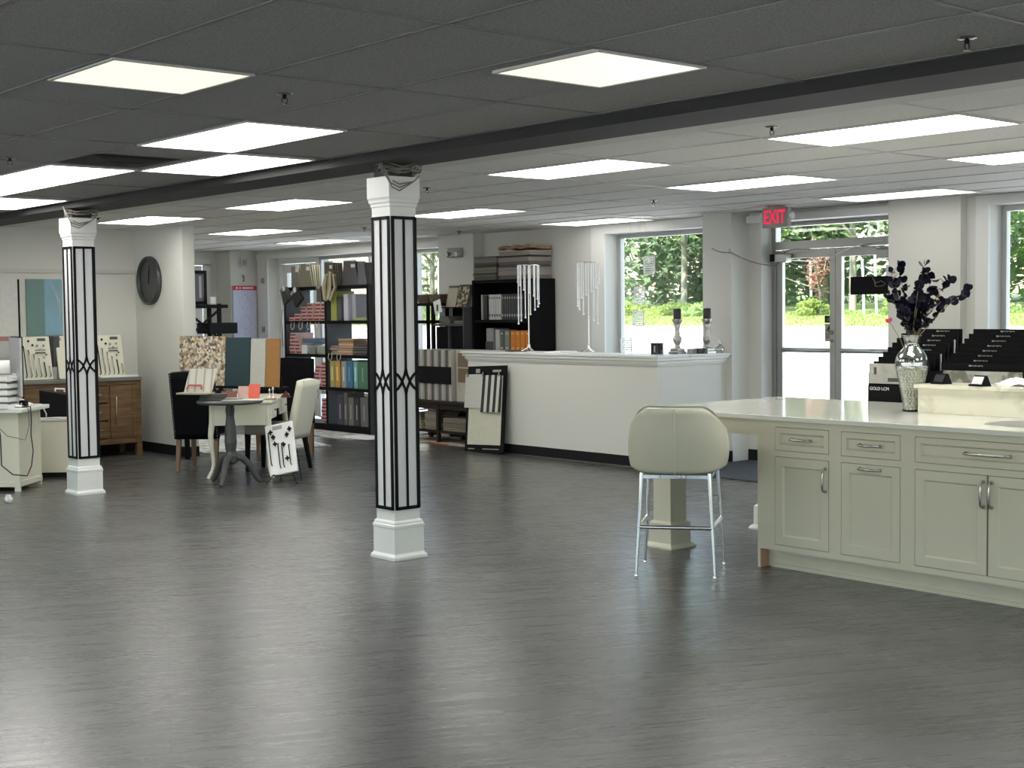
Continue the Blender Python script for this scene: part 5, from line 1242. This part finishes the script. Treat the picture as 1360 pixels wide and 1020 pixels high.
# ------------------------------------------------------------------ clock, sideboard and hardware boards
ck=thing('wall_clock','large round grey wall clock with a dark rim on the partition wall','clock',(7.055,14.36,1.93))
def lx(prof,seg=48):
    m=MB(); m.T=Matrix.Rotation(-PI/2,4,'Y'); m.lathe(prof,seg); return m
obj('rim',lx([(.225,0),(.272,0),(.275,.012),(.27,.042),(.25,.052),(.235,.045),(.23,.02)]),mat('clock_rim',(.045,.05,.05),.35),ck)
obj('dial',lx([(.0,.018),(.232,.018)]),ramp_mat('clock_dial',[(.3,(.24,.255,.26)),(.7,(.32,.335,.34))],tscale=6,rough=.35),ck)
m=MB()
for k in range(12):
    a=k*PI/6; m.T=Matrix.Rotation(a,4,'X'); m.box(-.0215,-.019,-.006 if k%3 else -.009,.006 if k%3 else .009,.175,.21)
obj('hour_marks',m,C((.12,.13,.13)),ck)
for nm,a,l,w_ in (('hour_hand',2,.11,.007),('minute_hand',8,.17,.005)):
    m=MB(); m.T=Matrix.Rotation(R(a),4,'X'); m.box(-.026,-.023,-w_,w_,-.03,l); obj(nm,m,'blackmetal',ck)
sb=thing('sideboard','rustic oak sideboard with grey top, drawers and doors against the mirror wall','sideboard',(6.1,14.48,0))
X0,X1,Yf=5.36,6.84,14.22
m=MB(sb); m.box(X0-.01,X1+.01,Yf-.02,14.74,.83,.865); obj('top',m,'greytop',sb,bevel=.004)
m=MB(sb); 
for x in (X0,X1-.06): m.box(x,x+.06,Yf,Yf+.06,0,.83); m.box(x,x+.06,14.66,14.72,0,.83)
m.box(X0+.06,X1-.06,Yf+.005,Yf+.03,.79,.83); m.box(X0+.06,X1-.06,Yf+.005,Yf+.03,.14,.2); m.box(X1-.055,X1-.005,Yf+.06,14.66,.14,.83); m.box(X0+.005,X0+.055,Yf+.06,14.66,.14,.83); m.box(X0+.06,X1-.06,14.68,14.7,.14,.83)
for x in (5.87,6.29-.03,6.46): m.box(x-.012,x+.012,Yf+.005,Yf+.03,.2,.79)
m.box(X0+.06,X1-.06,Yf+.03,14.68,.14,.16)
obj('frame',m,'oak',sb)
for (a,b,hs) in ((5.43,5.855,1),(6.475,6.775,-1),(5.885,6.07,1)):
    m=MB(sb); m.box(a,b,Yf-.002,Yf+.02,.205,.785)
    m.box(a+.0,a+.04,Yf-.008,Yf-.002,.205,.785); m.box(b-.04,b,Yf-.008,Yf-.002,.205,.785); m.box(a+.04,b-.04,Yf-.008,Yf-.002,.46,.5)
    d=obj('door',m,'oak',sb)
    xh=b-.06 if hs>0 else a+.06
    m=MB(sb); m.tube([(xh,Yf-.004,.35),(xh+.01*hs,Yf-.035,.39),(xh,Yf-.035,.62),(xh-.012*hs,Yf-.004,.66)],.006,6); obj('handle',m,'nickel',d)
for k in range(3):
    z0=.21+k*.194
    m=MB(sb); m.box(6.285,6.445,Yf-.002,Yf+.02,z0,z0+.18); d=obj('drawer',m,'oak',sb,bevel=.003)
    m=MB(sb); m.tube([(6.33,Yf-.002,z0+.11),(6.34,Yf-.025,z0+.09),(6.39,Yf-.025,z0+.09),(6.4,Yf-.002,z0+.11)],.005,6); obj('handle',m,'nickel',d)
def hwboard(x,label,rz=0,dark=.5,w_=.33):
    t=thing('hardware_board',label,'display board',(x,14.36,.868),rz)
    T=Matrix.Rotation(R(-12),4,'X')
    m=MB(); m.T=T; m.box(-w_/2,w_/2,-.012,.008,0,.47); obj('board',m,'ivory',t,bevel=.006)
    m=MB(); m.T=T; m.box(.03*(w_>.2),.11*(w_>.2)+.01,-.014,-.012,.42,.45); obj('name_plate',m,'darkgrey',t)
    if w_<.2: return t
    r=random.Random(int(x*100))
    for k in range(6):
        xx=-.13+.052*k; h=.34-.045*k; m=MB(); m.T=T; m.tube([(xx,-.012,.03),(xx+.004,-.035,.04),(xx-.004,-.035,.02+h),(xx,-.012,.03+h)],.006,6); obj('bar_pull',m,'blackmetal' if k in (0,4) else 'nickel',t)
    for (xx,z) in ((-.07,.42),(-.03,.375),(.02,.37),(.09,.37),(.05,.33),(.11,.27),(.08,.24)):
        m=MB(); m.T=T; m.sphere((xx,-.025,z),.012,8,6); obj('knob',m,'blackmetal' if xx<-.02 else 'nickel',t)
    for z in (.29,.32):
        m=MB(); m.T=T; m.tube([(-.0,-.012,z),(.0,-.03,z),(.1,-.03,z),(.1,-.012,z)],.005,6); obj('bar_pull',m,'blackmetal' if z<.3 else 'nickel',t)
    return t
hwboard(5.74,'cream board of cabinet pulls on the sideboard, left of the far column')
hwboard(6.02,'narrow cream hardware board half hidden behind the far striped column',w_=.1)
hwboard(6.56,'cream board of cabinet pulls on the sideboard, right of the far column')
m=MB(); m.box(6.38,6.82,14.2+.03,14.34,.868,.886); one('tray',m,'white','flat white tray with small knobs in front of the right hardware board','tray',bevel=.003)
bx('box',5.94,6.01,14.42,14.6,1.0,1.33,'darkgrey','dark equipment standing on the grey box between the two left hardware boards','equipment')
bx('box',5.92,6.06,14.4,14.62,.867,.998,C((.35,.36,.36)),'grey box under the dark equipment on the sideboard','box')
# wall ledge, white board and aqua picture
t=MB(); t.box(-3.4,7.05,14.72,14.75,2.02,2.06); struct('trim_9',t,'soffit')
pc=thing('picture','aqua and blue glossy panel hanging on the mirror wall above the sideboard','picture',(5.985,14.745,1.645))
m=MB(); m.box(-.2,.0,-.012,0,-.31,.305); obj('green_panel',m,ramp_mat('sea_green_glass',[(0,(.2,.32,.3)),(1,(.15,.24,.23))],scale=(6,.1,.4),tscale=1.2,rough=.12),pc)
m=MB(); m.box(.0,.2,-.012,0,-.31,.305); obj('blue_panel',m,ramp_mat('sky_blue_glass',[(.3,(.22,.38,.42)),(.7,(.27,.47,.62))],scale=(3,.1,1.4),tscale=1.6,rough=.12),pc)
m=MB()
for i in range(5): m.tube([(.08+.02*i,-.014,.28-.03*i),(.12+.012*i,-.014,.15-.04*i),(.17,-.014,.05-.05*i)],.002,4)
obj('scribble',m,'mesh',pc)
wb=thing('wall_board','large white board with a black right edge on the mirror wall','wall board',(5.2,14.742,1.645))
m=MB(); m.box(-.8,.49,-.014,0,-.31,.302); obj('board',m,C((.7,.69,.66)),wb)
m=MB(); m.box(.49,.508,-.02,0,-.7,.302); obj('edge',m,'black',wb)
m=MB(); m.box(-.8,.488,-.016,-.014,-.36,-.31); obj('red_band',m,C((.45,.22,.2)),wb)
m=MB(); m.box(-.8,.488,-.014,0,-.7,-.36); obj('lower_sheet',m,C((.62,.62,.6)),wb)
# ------------------------------------------------------------------ left desk group
K=Vector((4.62,12.05,0)); ld=thing('desk','cream desk with a cable-strewn top cut by the left edge','desk',K,R(47))
# local x along the visible side (away), local y along the front to the left
m=MB(); m.box(0,.5,.0,1.5,.04,.70); m.box(-.008,.02,-.008,.04,0,.70); m.box(.48,.508,-.008,.04,0,.7); obj('carcass',m,'ivory',ld)
m=MB(); m.box(-.012,.51,-.012,1.5,.04,.085); obj('base_moulding',m,'ivory',ld)
m=MB(); m.box(-.07,.58,-.07,1.5,.70,.735); obj('top',m,'trimw',ld,bevel=.005)
m=MB(); m.box(-.05,.0,.3,1.5,.48,.51); obj('keyboard_tray',m,'trimw',ld)
ldM=Matrix.Translation(K)@Matrix.Rotation(R(47),4,'Z')
def ldp(x,y,z): return tuple(ldM@Vector((x,y,z)))
def cab(pts,r,mt,lb):
    m=MB(); m.tube([ldp(*p) for p in pts],r,6); one('cable',m,mt,lb,'cable')
cab([(.12,.02,.745),(.1,-.08,.745),(.1,-.085,.62),(.08,-.085,.5),(.12,-.085,.35),(.06,-.09,.22),(-.02,-.08,.14),(-.09,.02,.16),(-.085,.12,.24),(-.09,.12,.5),(-.085,.16,.72),(-.04,.18,.745)],.006,'cableblack','black cable hanging in a deep loop off the left desk corner')
cab([(.05,.04,.745),(.03,-.085,.74),(.04,-.088,.58),(-.05,-.085,.46),(-.085,.06,.5),(-.09,.16,.6),(-.085,.2,.72),(-.03,.22,.745)],.003,'cableblack','thin grey cable in a shallow loop off the left desk corner')
cab([(.3,.0,.75),(.33,-.09,.75),(.34,-.13,.66),(.36,-.12,.62),(.4,-.2,.62)],.006,'cablewhite','white cable running from the left desk down to the white cabinet')
t=thing('power_adapter','black plug adapter lying on the corner of the left desk','adapter',ldp(.2,.02,.736),R(47)); m=MB(); m.box(-.04,.04,-.03,.03,0,.06); obj('body',m,'black',t,bevel=.008); m=MB(); m.box(-.055,-.04,-.008,.008,.02,.04); obj('plug',m,'nickel',t)
m=MB(); m.grid(lambda u,v: ldp(.08+.4*u,.0+.3*v,.737+.07*math.sin(PI*u)*math.sin(PI*v)+.015*math.sin(11*u+5*v)),8,8); one('cloth',m,'paper','crumpled white wrapping lying on the left desk beside the plug','wrapping',solid=.003)
# letter trays and computer screen
t=thing('letter_tray','stack of white letter trays with papers on the left desk','letter tray',ldp(.08,.27,.736),R(47))
for k in range(5):
    m=MB(); m.box(-.16,.16,-.22,.12,.06*k,.06*k+.006); m.box(-.16,-.155,-.22,.12,.06*k,.06*k+.045); m.box(.155,.16,-.22,.12,.06*k,.06*k+.045); obj('tray',m,'white',t)
    m=MB(); m.box(-.145,.145,-.21,.1,.06*k+.007,.06*k+.035); obj('papers',m,'paper',t)
t=thing('monitor','computer monitor seen almost edge-on with a black bezel on the left desk','monitor',ldp(.27,.12,.736),R(79))
m=MB(); m.box(-.26,.26,-.018,.0,.1,.62); obj('screen_back',m,C((.5,.51,.52)),t)
m=MB(); m.box(-.27,.27,-.026,-.018,.09,.63); obj('bezel',m,'black',t)
m=MB(); m.box(-.04,.04,0,.03,.0,.3); m.box(-.12,.12,-.08,.1,0,.012); obj('stand',m,C((.5,.51,.52)),t)
t=thing('paper_roll','fat white paper roll lying over the letter trays at the left edge','paper roll',ldp(.05,.27,1.10),R(-25)); m=MB(); m.T=Matrix.Rotation(PI/2,4,'Y'); m.lathe([(.0,-.18),(.06,-.18),(.06,.18),(0,.18)],20); obj('roll',m,'paper',t)
wcb=thing('filing_cabinet','low white cabinet with a handled black case on it, between desk and far column','cabinet',(5.42,12.98,0),R(-38))
m=MB(); m.box(-.28,.28,-.24,.24,.05,.55); obj('body',m,'ivory',wcb,bevel=.006); m=MB(); m.box(-.29,.29,-.25,.25,.55,.572); obj('top',m,'trimw',wcb); m=MB(); m.box(-.27,.27,-.22,.23,0,.05); obj('plinth',m,'black_base',wcb)
t=thing('black_case','black storage case with a white handle standing on the low white cabinet','case',(5.42,13.04,.573),R(-30))
m=MB(); m.prism([(-.17,0),(.17,0),(.14,.2),(-.17,.26)],'y',-.13,.13); obj('body',m,'black',t); m=MB(); m.tube([(-.03,-.06,.245),(-.03,-.06,.27),(.04,.05,.26),(.04,.05,.23)],.009,6); obj('handle',m,'white',t)
m=MB(); m.tube([(5.3,12.76,.58),(5.22,12.72,.585),(5.25,12.64,.58),(5.4,12.7,.58),(5.5,12.65,.58)],.006,6); one('cable',m,'cablewhite','coil of white cable lying on the low white cabinet','cable')
# castor of a chair just entering the frame at the far left
t=thing('castor_chair_foot','white castor foot of an office chair at the far left edge of the floor','chair castor',(4.26,11.36,0)); m=MB(); m.T=Matrix.Translation((0,0,.03))@Matrix.Rotation(PI/2,4,'X'); m.lathe([(.0,-.02),(.03,-.02),(.03,.02),(0,.02)],18); obj('wheel',m,'white',t); m=MB(); m.box(-.012,.012,-.03,.03,.03,.07); obj('fork',m,'white',t)

# ------------------------------------------------------------------ far recess: poster, strobe, black rack
po=thing('poster','tall white lavender poster with a red printed header on the far pier','poster',(10.755,18.745,1.45))
m=MB(); m.box(-.2,.2,-.012,0,-.6,.52); obj('sheet',m,C((.6,.61,.78)),po)
m=MB(); m.box(-.21,.21,-.016,-.012,.46,.525); h=obj('header',m,C((.62,.05,.07)),po)
m=MB(); 
for (a,b) in ((-.15,-.12),(-.09,-.07),(-.04,.15)): m.box(a,b,-.018,-.016,.48,.505)
obj('header_text',m,'paper',h)
m=MB()
for s in range(3): m.tube([(-.12,-.013,.3-.3*s),(0,-.013,.4-.3*s),(.12,-.013,.25-.3*s),(0,-.013,.15-.3*s)],.004,4,closed=True,flat=.3)
obj('line_drawing',m,C((.45,.46,.6)),po)
t=thing('wall_strobe','small beige alarm box high on the far pier above the poster','alarm',(10.745,18.74,2.33)); m=MB(); m.box(-.06,.06,-.04,0,-.06,.07); obj('box',m,'soffit',t,bevel=.006); m=MB(); m.box(-.03,.03,-.05,-.04,-.04,.04); obj('lens',m,'exitface',t)
t=thing('wall_hook','small grey hook on the far pier just above the poster','hook',(10.74,18.75,2.08)); m=MB(); m.tube([(0,0,.05),(0,-.03,.03),(0,-.035,-.03),(0,-.01,-.04)],.01,6); obj('hook',m,'nickel',t)
rk=thing('display_rack','narrow black display rack with shelves and crossed braces beside the partition wall end','display rack',(9.75,18.3,0))
for x in (-.32,.24):
    for y in (-.15,.15):
        m=MB(); m.box(x-.025,x+.025,y-.025,y+.025,0,1.7 if x>0 else 1.75); obj('post',m,'blackwood',rk)
for z,xe in ((.4,.3),(.8,.3),(1.15,.3),(1.66,.36)):
    m=MB(); m.box(-.36,xe,-.2,.2,z-.025,z+.025); obj('shelf',m,'blackwood',rk)
m=MB(); m.tube([(-.3,-.16,1.2),(.22,-.16,1.6)],.02,4); m.tube([(-.3,-.16,1.6),(.22,-.16,1.2)],.02,4); obj('cross_brace',m,'blackwood',rk)
m=MB(); m.box(.05,.5,-.22,.18,1.26,1.42); obj('drawer_block',m,'black',rk)
fr_=thing('picture','dark framed picture standing on top of the black rack','picture',(9.62,18.3,1.687)); m=MB(); m.box(-.22,.25,-.02,.02,0,.5); obj('frame',m,'black',fr_); m=MB(); m.box(-.18,.2,-.024,-.02,.05,.45); obj('print',m,C((.1,.1,.1)),fr_); m=MB(); m.box(.12,.16,-.027,-.024,.1,.42); obj('reflection_strip',m,'exitface',fr_)
bx('cup',9.88,9.97,18.2,18.29,1.687,1.8,'paper','white cup at the front of the top shelf of the black rack','cup',None,.01)
bx('cup',9.52,9.6,18.2,18.29,1.176,1.29,'paper','white cup on the third shelf of the black rack','cup',None,.01)
for k in range(3): bx('folder',9.45,9.85,18.12,18.4,.826+.035*k,.858+.035*k,C((.2,.2,.19)),'grey folder in the pile on the second shelf of the black rack','folder','folders on the black rack')
